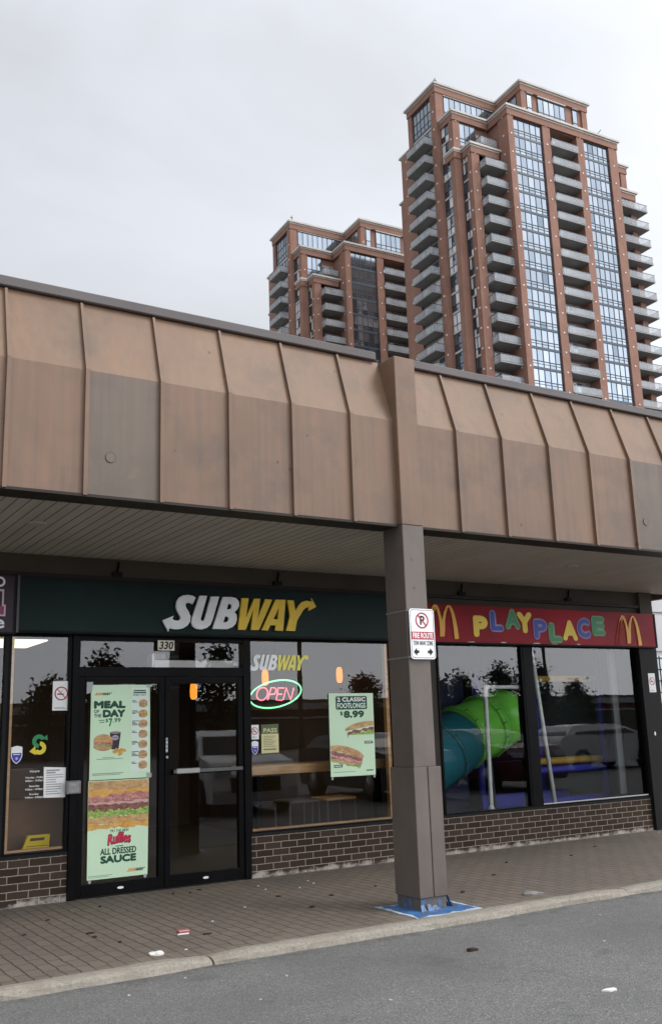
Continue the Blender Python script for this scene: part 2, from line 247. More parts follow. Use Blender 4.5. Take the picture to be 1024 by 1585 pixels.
# ---------------------------------------------------------------- mesh helpers
WL={}
class MB:
    def __init__(s): s.v=[];s.f=[];s.mi=[];s.ms=[];s.sm=[]
    def mat(s,m):
        if m not in s.ms: s.ms.append(m)
        return s.ms.index(m)
    def add(s,vs,fs,m,smooth=False):
        o=len(s.v); s.v+=[tuple(v) for v in vs]; k=s.mat(m)
        for f in fs: s.f.append([i+o for i in f]); s.mi.append(k); s.sm.append(smooth)
        return s
    def box(s,x0,x1,y0,y1,z0,z1,m,bev=0):
        if x0>x1:x0,x1=x1,x0
        if y0>y1:y0,y1=y1,y0
        if z0>z1:z0,z1=z1,z0
        if bev:
            b=min(bev,(x1-x0)*.45,(y1-y0)*.45,(z1-z0)*.45)
            P=[(x0+b,y0),(x1-b,y0),(x1,y0+b),(x1,y1-b),(x1-b,y1),(x0+b,y1),(x0,y1-b),(x0,y0+b)]
            cx,cy=(x0+x1)/2,(y0+y1)/2
            def ring(z,k): return [(cx+(p[0]-cx)*(1-2*k/(x1-x0)),cy+(p[1]-cy)*(1-2*k/(y1-y0)),z) for p in P]
            vs=ring(z0,b)+ring(z0+b,0)+ring(z1-b,0)+ring(z1,b); fs=[list(range(7,-1,-1)),list(range(24,32))]
            for r in range(3):
                for i in range(8): j=(i+1)%8; fs.append([r*8+i,r*8+j,r*8+8+j,r*8+8+i])
            return s.add(vs,fs,m)
        vs=[(x0,y0,z0),(x1,y0,z0),(x1,y1,z0),(x0,y1,z0),(x0,y0,z1),(x1,y0,z1),(x1,y1,z1),(x0,y1,z1)]
        return s.add(vs,[(3,2,1,0),(4,5,6,7),(0,1,5,4),(1,2,6,5),(2,3,7,6),(3,0,4,7)],m)
    def quad(s,a,b,c,d,m): return s.add([a,b,c,d],[(0,1,2,3)],m)
    def sweepx(s,prof,x0,x1,m):
        n=len(prof); vs=[(x0,y,z) for y,z in prof]+[(x1,y,z) for y,z in prof]
        fs=[[i,(i+1)%n,n+(i+1)%n,n+i] for i in range(n)]+[list(range(n-1,-1,-1)),list(range(n,2*n))]
        return s.add(vs,fs,m)
    def poly(s,loops,y0,y1,m,m2=None):
        """outline(s) in (x,z) pressed out between depth y1 (back) and y0 (front)"""
        loops=[[Vector((p[0],p[1],0)) for p in l] for l in loops]
        fl=[p for l in loops for p in l]; T=tessellate_polygon(loops)
        s.add([(p.x,y0,p.y) for p in fl],[list(q) for q in T],m)
        if y1 is not None:
            for l in loops:
                n=len(l); s.add([(p.x,y0,p.y) for p in l]+[(p.x,y1,p.y) for p in l],[(i,(i+1)%n,n+(i+1)%n,n+i) for i in range(n)],m2 or m)
        return s
    def tube(s,pts,r,m,n=8,closed=False,caps=True):
        pts=[Vector(p) for p in pts]; k=len(pts); rs=r if isinstance(r,(list,tuple)) else [r]*k
        vs=[];fs=[]; prev=None
        for i,p in enumerate(pts):
            a=pts[(i-1)%k] if closed or i>0 else p; b=pts[(i+1)%k] if closed or i<k-1 else p
            t=(b-a).normalized(); ref=prev if prev else (Vector((0,0,1)) if abs(t.z)<.9 else Vector((1,0,0)))
            u=(ref-t*ref.dot(t)); u=u.normalized() if u.length>1e-5 else t.orthogonal().normalized(); prev=u; v=t.cross(u)
            for j in range(n):
                q=2*math.pi*j/n; vs.append(p+(u*math.cos(q)+v*math.sin(q))*rs[i])
        for i in range(k if closed else k-1):
            for j in range(n):
                i2=(i+1)%k; fs.append((i*n+j,i*n+(j+1)%n,i2*n+(j+1)%n,i2*n+j))
        if not closed and caps: fs+= [list(range(n-1,-1,-1)),list(range((k-1)*n,k*n))]
        return s.add(vs,fs,m,True)
    def disc(s,x,z,r,y0,y1,m,n=24,rz=None):
        return s.poly([[(x+r*math.cos(2*math.pi*i/n),z+(rz or r)*math.sin(2*math.pi*i/n)) for i in range(n)]],y0,y1,m)
    def ringf(s,x,z,r0,r1,y,m,n=28):
        vs=[];fs=[]
        for i in range(n):
            c,d=math.cos(2*math.pi*i/n),math.sin(2*math.pi*i/n); vs+=[(x+r0*c,y,z+r0*d),(x+r1*c,y,z+r1*d)]
        for i in range(n): j=(i+1)%n; fs.append((2*i,2*j,2*j+1,2*i+1))
        return s.add(vs,fs,m)
    def build(s,name,parent=None,label=None,cat=None,group=None,kind=None,origin=None):
        o0=Vector(origin) if origin is not None else (WL.get(parent.name,Vector()) if parent else Vector())
        me=bpy.data.meshes.new(name); me.from_pydata([tuple(Vector(v)-o0) for v in s.v],[],s.f)
        for q in s.ms: me.materials.append(q)
        me.polygons.foreach_set('material_index',s.mi); me.polygons.foreach_set('use_smooth',s.sm); me.update()
        o=bpy.data.objects.new(name,me); COL.objects.link(o)
        if parent: o.parent=parent; WL[o.name]=o0
        else: o.location=o0; WL[o.name]=o0
        for k,v in (('label',label),('category',cat),('group',group),('kind',kind)):
            if v: o[k]=v
        return o
def thing(name,label,cat,loc=(0,0,0),group=None,rz=0,local=False):
    o=bpy.data.objects.new(name,None); COL.objects.link(o); o.location=loc; o.rotation_euler=(0,0,rz); o.empty_display_size=.2
    o['label']=label; o['category']=cat
    if group: o['group']=group
    WL[o.name]=Vector() if local else Vector(loc); return o
_tc={}
def glyphs(txt,off=0.0,shear=0.0):
    k=(txt,off,shear)
    if k in _tc: return _tc[k]
    cu=bpy.data.curves.new('lettering','FONT'); cu.body=txt; cu.offset=off; cu.shear=shear; cu.resolution_u=3
    ob=bpy.data.objects.new('lettering',cu); me=ob.to_mesh()
    vs=[tuple(v.co) for v in me.vertices]; fs=[list(p.vertices) for p in me.polygons]; ob.to_mesh_clear(); bpy.data.objects.remove(ob); bpy.data.curves.remove(cu)
    x0=min(v[0] for v in vs);x1=max(v[0] for v in vs);y0=min(v[1] for v in vs);y1=max(v[1] for v in vs)
    r=([((v[0]-x0)/(x1-x0),(v[1]-y0)/(y1-y0)) for v in vs],fs); _tc[k]=r; return r
def text(mb,txt,x0,x1,z0,z1,y,m,off=0.0,shear=0.0,thick=0,warp=None):
    vs,fs=glyphs(txt,0.0,shear)
    if off:
        # heavier weight: the letter struck several times with small shifts, each a hair in front of the last
        d=off*(z1-z0)*1.25; x0+=d; x1-=d; z0+=d; z1-=d
        for i,(sx_,sz_) in enumerate(((-1,0),(1,0),(0,-1),(0,1),(-.7,.7),(.7,-.7),(.7,.7),(-.7,-.7))):
            mb.add([(x0+(x1-x0)*a+sx_*d,y+.00012*(i+1),z0+(z1-z0)*b+sz_*d+(warp(a) if warp else 0)) for a,b in vs],fs,m)
    P=[(x0+(x1-x0)*a,y,z0+(z1-z0)*b+(warp(a) if warp else 0)) for a,b in vs]
    mb.add(P,fs,m)
    if thick:
        from collections import Counter
        n=len(P); ed=Counter()
        for f in fs:
            for i in range(len(f)): ed[tuple(sorted((f[i],f[(i+1)%len(f)])))]+=1
        be=[e for e,c in ed.items() if c==1]
        mb.add(P+[(p[0],p[1]+thick,p[2]) for p in P],[(a,b,b+n,a+n) for a,b in be],m)
    return mb
# ================================================================ SETTING
g=MB(); g.box(-1500,1500,-1500,1500,-.6,-.075,pm('distant ground',(.12,.12,.11),.9,.2,.05)); g.build('ground',kind='structure')
g=MB(); g.box(-150,250,-300,-3.07,-.5,-.05,MATS['asphalt']); g.build('road',kind='structure')
g=MB(); g.box(-40,11.9,-2.965,.3,-.5,0,MATS['paver']); g.box(11.9,60,-2.965,1.95,-.5,0,MATS['paver']); g.build('sidewalk',kind='structure')
# kerb stones, worn and a little uneven
def kerb(x0,x1,seed):
    rd=random.Random(seed); n=max(2,int((x1-x0)/.16)); prof=[(-2.965,-.3),(-2.965,.008),(-3.05,.010),(-3.085,.002),(-3.112,-.016),(-3.122,-.05),(-3.122,-.3)]
    vs=[];fs=[];k=len(prof); wob=0
    for i in range(n+1):
        x=x0+(x1-x0)*i/n; wob=wob*.7+rd.uniform(-.008,.008); e=.022 if i in (0,n) else (.008 if i in (1,n-1) else 0)
        if i==0:x+=.006
        if i==n:x-=.006
        for j,(y,z) in enumerate(prof):
            top=0<j<5; vs.append((x,y+(wob+e if 1<j else 0)+(rd.uniform(-.006,.006) if 2<j<6 else 0),z-(e*.8 if top else 0)+(rd.uniform(-.004,.003) if top else 0)))
    for i in range(n):
        for j in range(k-1): fs.append((i*k+j,(i+1)*k+j,(i+1)*k+j+1,i*k+j+1))
    fs+=[list(range(k)),list(range(n*k+k-1,n*k-1,-1))]
    b=MB(); b.add(vs,fs,MATS['kerb'],False); return b.build('kerb',kind='structure')
for i,(a,b) in enumerate([(-13,-9),(-9,-5.1),(-5.1,-1.1),(-1.1,3.06),(3.06,7.22),(7.22,11.3),(11.3,15.4),(15.4,19.5)]): kerb(a,b,i)
# ================================================================ PLAZA BUILDING
PB=thing('strip_mall','low brown strip mall with tan metal fascia, canopy and two glass shopfronts','building',(4,0,0))
RX=[-2.66,-2.07,-1.46,-.84,-.23,.38,1.0,1.61,2.21,2.83,3.44,4.05,4.66,5.14]; RX2=[5.38,5.89,6.48,7.12,7.71,8.34,8.95,9.56,10.17,10.78,11.39,12.0,12.6]
YB,ZB,ZF,YT,ZT=-2.64,3.33,4.335,-2.43,4.985
TANF=MATS['tan fascia paint'];GRY=MATS['greyed fascia paint'];SLP=MATS['bleached slope paint']
for L_ in (RX,RX2):
    for a,b in zip(L_[:-1],L_[1:]):
        g_=(abs(a-2.21)<.02 or abs(a-8.34)<.02)
        f=MB(); f.add([(a,YB,ZB),(b,YB,ZB),(b,YB,ZF),(a,YB,ZF),(a,YB+.03,ZB),(b,YB+.03,ZB),(b,YB+.03,ZF),(a,YB+.03,ZF)],[(0,1,2,3),(7,6,5,4),(0,4,5,1),(0,3,7,4),(1,5,6,2)],GRY if g_ else TANF)
        f.build('fascia_panel',PB,label='greyer repainted fascia panel with a round patch' if g_ else None)
        f=MB(); f.add([(a,YB,ZF),(b,YB,ZF),(b,YT,ZT),(a,YT,ZT)],[(0,1,2,3)],SLP); f.build('slope_panel',PB)
for x in RX[1:-1]+RX2[1:]:
    r=MB(); c=TANF
    for s_ in (0,):
        r.add([(x-.016,YB-.034,ZB-.012),(x+.016,YB-.034,ZB-.012),(x+.016,YB-.034,ZF),(x-.016,YB-.034,ZF),(x-.016,YB+.001,ZB-.012),(x+.016,YB+.001,ZB-.012),(x+.016,YB+.001,ZF),(x-.016,YB+.001,ZF),
               (x-.011,YT-.034,ZT-.01),(x+.011,YT-.034,ZT-.01),(x+.011,YT,ZT),(x-.011,YT,ZT)],
              [(0,1,2,3),(0,3,7,4),(1,5,6,2),(0,4,5,1),(3,2,9,8),(3,8,11,7),(2,6,10,9),(8,9,10,11)],c)
    r.build('standing_seam',PB)
for x,z in ((2.415,3.645),(8.52,3.645)):
    d=MB(); d.disc(x,z,.042,YB-.006,YB,GRY); d.ringf(x,z,.039,.042,YB-.0075,pm('patch rim',(.10,.08,.065),.6)); d.build('round_patch',PB)
cp=MB()
for a,b in ((-2.66,5.10),(5.42,12.6)):
    cp.box(a,b,-2.475,-2.0,4.99,5.075,CAPM,.008)
cp.build('parapet_cap',PB)
u=MB()
for a,b in ((-2.66,5.14),(5.38,12.6)): u.box(a,b,-2.628,-2.37,3.318,3.345,BROWN); u.box(a,b,-2.66,-2.628,3.308,3.33,BROWN)
u.build('fascia_underside_trim',PB)
so_=MB(); so_.box(-2.66,12.6,-2.37,.0,3.332,3.36,MATS['soffit']); so_.build('soffit',PB)
rf=MB(); rf.box(-2.6,12.6,-2.36,8,4.85,4.95,pm('roof gravel',(.2,.19,.18),.9)); rf.box(12.5,12.6,-2.4,1.0,3.36,4.85,TANF); rf.build('roof',PB)
hd=MB(); hd.box(-2.66,11.56,0,.2,2.54,3.332,HEAD); hd.box(-2.66,11.4,-.05,0,3.1,3.14,BROWN); hd.build('header_wall',PB)
for x0 in (3.4,5.3,8.0,9.9):
    s_=MB(); s_.tube([(x0,-.02,3.16),(x0+.015,-.03,3.3)],.012,BLACK,6); s_.box(x0-.05,x0+.05,-.05,0,3.14,3.19,CHAR); s_.build('conduit_clip',PB)
def wallp(x0,x1): 
    b=MB(); b.box(x0,x1,0,.22,0,.428,MATS['brick']); b.build('brick_wall',PB)
    b=MB(); b.box(x0,x1,-.018,.2,.429,.452,CHAR); b.build('sill',PB)
wallp(-2.66,2.955); wallp(4.925,7.1); wallp(7.101,11.19)
# pilasters
p=MB(); p.box(6.87,7.55,.012,.2,.453,2.54,BROWN); p.build('pilaster',PB)
p=MB(); p.box(11.192,11.56,-.06,.4,0,2.539,CHAR); p.box(11.3,11.56,-.062,.4,2.541,3.33,HEAD); p.build('pilaster',PB)
# --- windows
def window(x0,x1,z0,z1,fm,trim=None,fw_=.035):
    f=MB(); f.box(x0,x0+fw_,-.005,.09,z0,z1,fm); f.box(x1-fw_,x1,-.005,.09,z0,z1,fm); f.box(x0+fw_,x1-fw_,-.005,.09,z1-fw_,z1,fm); f.box(x0+fw_,x1-fw_,-.005,.09,z0,z0+fw_*.6,fm)
    o=f.build('window',PB); q=MB(); q.quad((x0+fw_,.03,z0),(x1-fw_,.03,z0),(x1-fw_,.03,z1),(x0+fw_,.03,z1),GLASS); q.build('glass_pane',o); return o
wL=window(2.33,2.955,.453,2.539,BLACK,fw_=.03); t_=MB(); t_.box(2.365,2.395,.04,.1,.475,2.5,WOOD); t_.box(2.395,2.92,.04,.1,.478,.497,WOOD); t_.build('wood_trim',wL)
window(.6,2.33,.453,2.539,CHAR); window(-2.6,.6,.453,2.539,CHAR)
wS=window(4.925,6.87,.453,2.539,BLACK,fw_=.028); t_=MB(); t_.box(6.79,6.84,.04,.1,.475,2.52,WOOD); t_.box(4.955,6.79,.04,.1,.472,.492,WOOD); t_.build('wood_trim',wS)
window(7.552,8.99,.453,2.539,BLACK,fw_=.03); wM=window(9.146,11.19,.453,2.539,BLACK,fw_=.022)
t_=MB(); t_.box(9.17,11.15,-.008,.02,.474,.487,pm('bare aluminium',(.42,.42,.42),.4,.1)); t_.build('sill_strip',wM)
p=MB(); p.box(8.991,9.145,-.01,.15,.453,2.539,BLACK); p.build('mullion',PB)
# --- entrance frame, transom, double door
fr=MB(); fr.box(2.957,3.03,-.03,.12,.0,2.539,BLACK); fr.box(4.855,4.923,-.03,.12,.0,2.539,BLACK); fr.box(3.03,4.855,-.025,.12,2.115,2.21,BLACK); fr.box(3.03,4.855,-.02,.12,2.48,2.539,BLACK); fr.box(3.03,4.855,-.02,.12,-.01,.012,CHAR); fr.build('door_frame',PB)
q=MB(); q.quad((3.03,.03,2.21),(4.855,.03,2.21),(4.855,.03,2.48),(3.03,.03,2.48),GLASS); q.build('transom_pane',PB)
def door(x0,x1,hinge_left):
    d=MB(); s=.062; d.box(x0,x0+s,-.012,.05,.014,2.112,BLACK,.004); d.box(x1-s,x1,-.012,.05,.014,2.112,BLACK,.004); d.box(x0+s,x1-s,-.012,.05,2.04,2.112,BLACK); d.box(x0+s,x1-s,-.012,.05,.014,.125,BLACK); d.box(x0+s,x1-s,-.012,.05,1.11,1.15,BLACK) if not hinge_left else None
    o=d.build('door',PB); q=MB(); q.quad((x0+s,.02,.12),(x1-s,.02,.12),(x1-s,.02,2.05),(x0+s,.02,2.05),GLASS); q.build('glass_pane',o)
    k=MB(); k.disc((x0+x1)/2,.068,.032,-.016,-.012,WHITE,16,.012); k.build('rail_plug',o)
    return o
dl=door(3.033,3.942,True); dr=door(3.948,4.852,False)
ALU=pm('satin aluminium',(.36,.36,.35),.35,.08,4,.6)
h=MB(); h.box(4.02,4.81,-.075,-.055,1.125,1.16,pm('dull push bar',(.10,.10,.10),.35)); h.box(4.05,4.31,-.082,-.058,1.118,1.172,ALU,.006); h.box(4.02,4.05,-.06,-.01,1.12,1.165,BLACK); h.box(4.79,4.82,-.06,-.01,1.12,1.165,BLACK); h.build('push_bar',dr)
h=MB(); h.box(3.953,3.975,-.018,-.011,1.34,1.485,ALU); [h.disc(3.964,1.36+.02*i,.006,-.021,-.018,BLK if i%2 else WHITE,8) for i in range(6)]; h.disc(3.964,1.29,.013,-.03,-.011,ALU,14); h.build('lock',dr)
b=MB(); b.box(2.905,3.05,-.085,-.032,.985,1.11,pm('brushed grey box',(.19,.18,.18),.5,.2,30),.008); b.box(2.925,3.03,-.088,-.085,1.0,1.095,pm('grey plate',(.26,.25,.25),.4,.2,30)); b.build('push_button_box',None,'square grey push button box on the left jamb of the shop doors','button box',origin=(2.98,-.06,1.05))
# --- column
cl=MB()
cl.box(5.14,5.38,-2.71,-2.40,3.325,4.965,COLT,.006); cl.box(5.14,5.38,-2.71,-2.40,1.17,3.324,COLG,.006)
col=cl.build('column',PB,label='square taupe canopy column with a wider cased foot')
cs=MB()
for a,b in ((5.118,5.262),(5.27,5.412)): cs.box(a,b,-2.735,-2.69,.105,1.172,COLG,.004)
cs.box(5.1185,5.4115,-2.7,-2.375,.105,1.17,COLG,.003); cs.box(5.264,5.268,-2.7,-2.695,.2,1.1,BLK); cs.build('casing',col)
def stain():
    m,t,b=base('stained column foot'); c=ramp(t,noise(t,pos(t,(9,9,3)),1.4,5,.7),[(.40,(.05,.15,.36)),(.47,(.085,.078,.068)),(.6,(.12,.105,.09)),(.72,(.17,.085,.035))]); t.links.new(c,b.inputs['Base Color']); b.inputs['Roughness'].default_value=.7; return m
ft=MB(); ft.box(5.132,5.402,-2.72,-2.385,0,.105,stain()); ft.build('column_foot',col)
# --- interiors
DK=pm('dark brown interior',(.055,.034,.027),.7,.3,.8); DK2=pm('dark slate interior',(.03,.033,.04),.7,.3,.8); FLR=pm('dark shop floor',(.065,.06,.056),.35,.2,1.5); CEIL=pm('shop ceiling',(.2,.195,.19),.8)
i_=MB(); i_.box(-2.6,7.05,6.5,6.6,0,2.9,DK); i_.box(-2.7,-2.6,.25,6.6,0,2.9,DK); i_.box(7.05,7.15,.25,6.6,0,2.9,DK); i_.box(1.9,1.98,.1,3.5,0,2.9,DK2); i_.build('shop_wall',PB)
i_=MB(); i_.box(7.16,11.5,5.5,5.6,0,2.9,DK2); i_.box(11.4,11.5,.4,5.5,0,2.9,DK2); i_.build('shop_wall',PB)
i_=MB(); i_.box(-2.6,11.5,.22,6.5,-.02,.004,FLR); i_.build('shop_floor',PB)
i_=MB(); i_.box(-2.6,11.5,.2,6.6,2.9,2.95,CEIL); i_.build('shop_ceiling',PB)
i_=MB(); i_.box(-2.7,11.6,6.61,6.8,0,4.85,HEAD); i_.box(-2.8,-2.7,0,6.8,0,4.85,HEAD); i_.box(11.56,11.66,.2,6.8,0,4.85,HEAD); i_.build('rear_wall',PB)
# soffit lights
for x,y in ((2.175,-1.468),(8.507,-1.493)):
    s_=MB(); vs=[(x+.085*math.cos(k*math.pi/10),y+.085*math.sin(k*math.pi/10),3.331) for k in range(20)]+[(x+.07*math.cos(k*math.pi/10),y+.07*math.sin(k*math.pi/10),3.318) for k in range(20)]
    s_.add(vs,[(i,(i+1)%20,20+(i+1)%20,20+i) for i in range(20)]+[list(range(20,40))],pm('soffit plate',(.42,.40,.35),.5))
    s_.build('soffit_light',None,'round flush canopy light plate in the soffit over the sandwich shop end' if x<5 else 'round flush canopy light plate in the soffit over the red play area sign','light',origin=(x,y,3.33))
# ================================================================ SIGNS
LOGO_A= [[[(4.231, 2.944), (4.195, 2.962), (4.142, 2.97), (4.086, 2.962), (4.043, 2.938), (4.015, 2.897), (4.006, 2.844), (4.016, 2.801), (4.039, 2.762), (4.056, 2.732), (4.053, 2.706), (4.034, 2.691), (4.007, 2.69), (3.981, 2.695), (3.965, 2.708), (3.981, 2.741), (3.854, 2.689), (3.921, 2.573), (3.935, 2.614), (3.97, 2.601), (4.03, 2.599), (4.086, 2.611), (4.138, 2.643), (4.166, 2.688), (4.171, 2.74), (4.152, 2.788), (4.123, 2.827), (4.112, 2.857), (4.123, 2.879), (4.147, 2.887), (4.175, 2.881), (4.194, 2.871)]], [[(4.278, 2.966), (4.366, 2.969), (4.29, 2.722), (4.292, 2.7), (4.309, 2.694), (4.328, 2.706), (4.338, 2.728), (4.411, 2.962), (4.509, 2.966), (4.429, 2.713), (4.405, 2.659), (4.361, 2.623), (4.304, 2.605), (4.242, 2.608), (4.199, 2.632), (4.182, 2.675), (4.19, 2.723)]], [[(4.551, 2.964), (4.658, 2.968), (4.713, 2.957), (4.745, 2.922), (4.747, 2.876), (4.726, 2.835), (4.691, 2.802), (4.715, 2.776), (4.72, 2.726), (4.704, 2.676), (4.664, 2.639), (4.605, 2.615), (4.429, 2.613)], [(4.615, 2.89), (4.639, 2.892), (4.659, 2.878), (4.656, 2.85), (4.634, 2.832), (4.597, 2.828)], [(4.576, 2.753), (4.606, 2.752), (4.623, 2.737), (4.618, 2.71), (4.595, 2.691), (4.554, 2.687)]]]
LOGO_B= [[[(4.781, 2.961), (4.865, 2.963), (4.831, 2.743), (4.936, 2.961), (5.011, 2.963), (4.976, 2.748), (5.076, 2.961), (5.162, 2.959), (4.99, 2.616), (4.89, 2.613), (4.924, 2.842), (4.824, 2.612), (4.732, 2.611)]], [[(5.206, 2.963), (5.333, 2.964), (5.293, 2.614), (5.191, 2.614), (5.205, 2.672), (5.132, 2.672), (5.1, 2.612), (5.023, 2.614)], [(5.244, 2.872), (5.228, 2.741), (5.175, 2.742)]], [[(5.36, 2.963), (5.438, 2.961), (5.458, 2.842), (5.503, 2.909), (5.548, 2.949), (5.603, 2.965), (5.679, 2.959), (5.675, 2.999), (5.735, 2.899), (5.632, 2.85), (5.638, 2.891), (5.6, 2.885), (5.561, 2.855), (5.51, 2.783), (5.477, 2.735), (5.447, 2.615), (5.333, 2.615), (5.387, 2.779)]]]
ARCH= [[(10.727, 2.542), (10.745, 2.645), (10.773, 2.764), (10.805, 2.867), (10.831, 2.933), (10.843, 2.951), (10.84, 2.948), (10.856, 2.922), (10.88, 2.838), (10.892, 2.754), (10.896, 2.659), (10.891, 2.57), (10.958, 2.574), (10.959, 2.666), (10.941, 2.762), (10.918, 2.846), (10.89, 2.931), (10.869, 2.964), (10.825, 2.972), (10.792, 2.94), (10.758, 2.872), (10.716, 2.768), (10.68, 2.647), (10.659, 2.542)], [(10.958, 2.572), (10.973, 2.663), (10.98, 2.771), (11.004, 2.867), (11.034, 2.933), (11.05, 2.949), (11.053, 2.945), (11.066, 2.921), (11.086, 2.867), (11.102, 2.783), (11.114, 2.675), (11.121, 2.542), (11.188, 2.55), (11.174, 2.683), (11.155, 2.792), (11.132, 2.878), (11.103, 2.933), (11.082, 2.963), (11.038, 2.97), (11.001, 2.94), (10.966, 2.871), (10.934, 2.772), (10.91, 2.662), (10.892, 2.572)]]
ARCH_DX=(-3.357,.028)
PLAY= [('P', 8.079, 8.323, 2.608, 2.882), ('L', 8.358, 8.595, 2.678, 2.96), ('A', 8.618, 8.889, 2.715, 2.989), ('Y', 8.825, 9.101, 2.674, 2.951), ('P', 9.111, 9.367, 2.595, 2.874), ('L', 9.383, 9.636, 2.555, 2.831), ('A', 9.639, 9.925, 2.59, 2.87), ('C', 9.911, 10.186, 2.615, 2.913), ('E', 10.206, 10.474, 2.662, 2.946)]
NEON= {'el': [(5.635, 1.967), (5.626, 1.937), (5.605, 1.906), (5.572, 1.876), (5.529, 1.848), (5.477, 1.823), (5.419, 1.803), (5.356, 1.786), (5.292, 1.776), (5.228, 1.771), (5.167, 1.772), (5.112, 1.778), (5.064, 1.79), (5.026, 1.807), (4.997, 1.829), (4.981, 1.854), (4.976, 1.882), (4.983, 1.911), (5.003, 1.941), (5.034, 1.97), (5.075, 1.998), (5.125, 2.023), (5.182, 2.044), (5.244, 2.061), (5.308, 2.073), (5.373, 2.079), (5.435, 2.079), (5.492, 2.073), (5.542, 2.061), (5.583, 2.044), (5.613, 2.022), (5.63, 1.996)], 'O': [(5.201, 1.926), (5.191, 1.899), (5.172, 1.876), (5.147, 1.861), (5.119, 1.856), (5.094, 1.862), (5.075, 1.877), (5.064, 1.901), (5.064, 1.928), (5.074, 1.955), (5.093, 1.978), (5.118, 1.993), (5.145, 1.998), (5.17, 1.993), (5.19, 1.977), (5.201, 1.954)], 'P': [(5.199, 1.858), (5.246, 1.995), (5.294, 1.993), (5.31, 1.974), (5.305, 1.945), (5.287, 1.924), (5.225, 1.92)], 'E1': [(5.413, 1.99), (5.337, 1.992), (5.308, 1.857), (5.382, 1.854)], 'E2': [(5.326, 1.922), (5.386, 1.921)], 'N': [(5.397, 1.856), (5.44, 1.994), (5.495, 1.853), (5.538, 1.991)]}

def letters(name,loops_list,parent,m,y0=-.155,y1=-.126,f=lambda p:p):
    for l in loops_list:
        b=MB(); b.poly([[f(p) for p in q] for q in l],y0,y1,m); b.build(name,parent)
GREEN=pm('deep green sign face',(.0055,.0165,.0145),.35,.25,1.5,spec=.08); SW=pm('sign white',(.74,.76,.76),.45,.06,9); SY=pm('sign yellow',(.70,.47,.03),.4,.1,5)
sg=thing('shop_sign','long dark green fascia sign with white and yellow slanted lettering ending in arrows','shop sign',(4.6,-.12,2.8))
b=MB(); b.box(2.385,7.13,-.115,-.001,2.535,3.085,GREEN); b.box(2.385,7.13,-.125,-.115,2.53,2.555,BLACK); b.box(2.385,7.13,-.125,-.115,3.07,3.09,CHAR); b.box(2.36,2.384,-.125,-.001,2.53,3.09,pm('grey sign edge',(.06,.06,.06),.4)); b.build('sign_box',sg)
letters('letter',LOGO_A,sg,SW); letters('letter',LOGO_B,sg,SY)
REDS=pm('faded red sign face',(.25,.006,.014),.35,.3,1.2,spec=.1); GOLD=pm('arch yellow',(.72,.37,.05),.4,.08)
sr=thing('shop_sign','long red fascia sign with multicoloured bouncing capital letters between two yellow arches','shop sign',(9.4,-.12,2.75))
b=MB(); b.box(7.16,11.5,-.115,-.001,2.535,3.01,REDS); b.box(7.16,11.52,-.12,-.001,2.515,2.534,BLACK); b.box(11.501,11.53,-.122,-.001,2.52,3.01,BLACK); b.build('sign_box',sr)
for dx,dz in ((0,0),tuple(ARCH_DX)):
    b=MB()
    for i_,l in enumerate(ARCH): b.poly([[(p[0]+dx,p[1]+dz) for p in l]],-.128-.0012*i_,-.116,GOLD)
    b.build('arch_emblem',sr)
PC={'P1':SY}
cols=[('y'),('b'),('g'),('y'),('b'),('g'),('y'),('b'),('g')]
CM={'y':pm('letter yellow',(.75,.55,.07),.45),'b':pm('letter blue',(.03,.05,.30),.4),'g':pm('letter green',(.03,.20,.09),.4)}
OUTL={'b':pm('lilac outline',(.27,.23,.42),.5),'g':pm('mint outline',(.16,.34,.17),.5)}
for (ch,x0,x1,z0,z1),c in zip(PLAY,cols):
    b=MB()
    if c!='y': text(b,ch,x0,x1,z0,z1,-.122,OUTL[c],.1,thick=.006); text(b,ch,x0+.017,x1-.017,z0+.018,z1-.018,-.1245,CM[c],.045)
    else: text(b,ch,x0,x1,z0,z1,-.124,CM[c],.075,thick=.008)
    b.build('letter',sr)
CHIP=pm('bare chipped edge',(.55,.52,.50),.7)
b=MB(); rd=random.Random(3); x=7.5
while x<11.2:
    wd=rd.uniform(.01,.16)
    if rd.random()<.5: b.poly([[(x,2.536),(x+wd,2.536),(x+wd*.8,2.536+rd.uniform(.006,.016)),(x+wd*.3,2.536+rd.uniform(.006,.02))]],-.1165,None,CHIP)
    x+=wd+rd.uniform(.01,.2)
b.build('chipped_paint',sr)
sp_=thing('shop_sign','dark purple shop sign with a pink outlined letter, cut by the left edge','shop sign',(1.6,-.1,2.8))
PUR=pm('purple sign face',(.035,.022,.03),.35,.3,3,spec=.15); PINKD=pm('raspberry letter',(.30,.05,.12),.4); PALE=pm('pale pink rim',(.62,.48,.55),.4)
b=MB(); b.box(.2,2.355,-.11,-.001,2.535,3.085,PUR); b.box(.2,2.355,-.118,-.001,2.515,2.534,CHAR); b.box(2.335,2.354,-.118,-.11,2.535,3.085,CHAR); b.build('sign_box',sp_)
b=MB(); b.ringf(2.193,3.018,.03,.05,-.122,WHITE); b.build('letter',sp_)
b=MB(); b.poly([[(1.98,2.945),(2.235,2.945),(2.235,2.795),(2.255,2.795),(2.255,2.685),(1.98,2.685)]],-.122,-.111,PALE); b.poly([[(2.0,2.925),(2.218,2.925),(2.218,2.78),(2.238,2.78),(2.238,2.70),(2.0,2.70)]],-.1235,None,PUR); b.poly([[(2.0,2.78),(2.23,2.78),(2.23,2.705),(2.0,2.705)]],-.1245,None,PINKD); b.build('letter',sp_)
b=MB(); text(b,'e',2.13,2.25,2.565,2.655,-.122,WHITE,.03); b.build('letter',sp_)
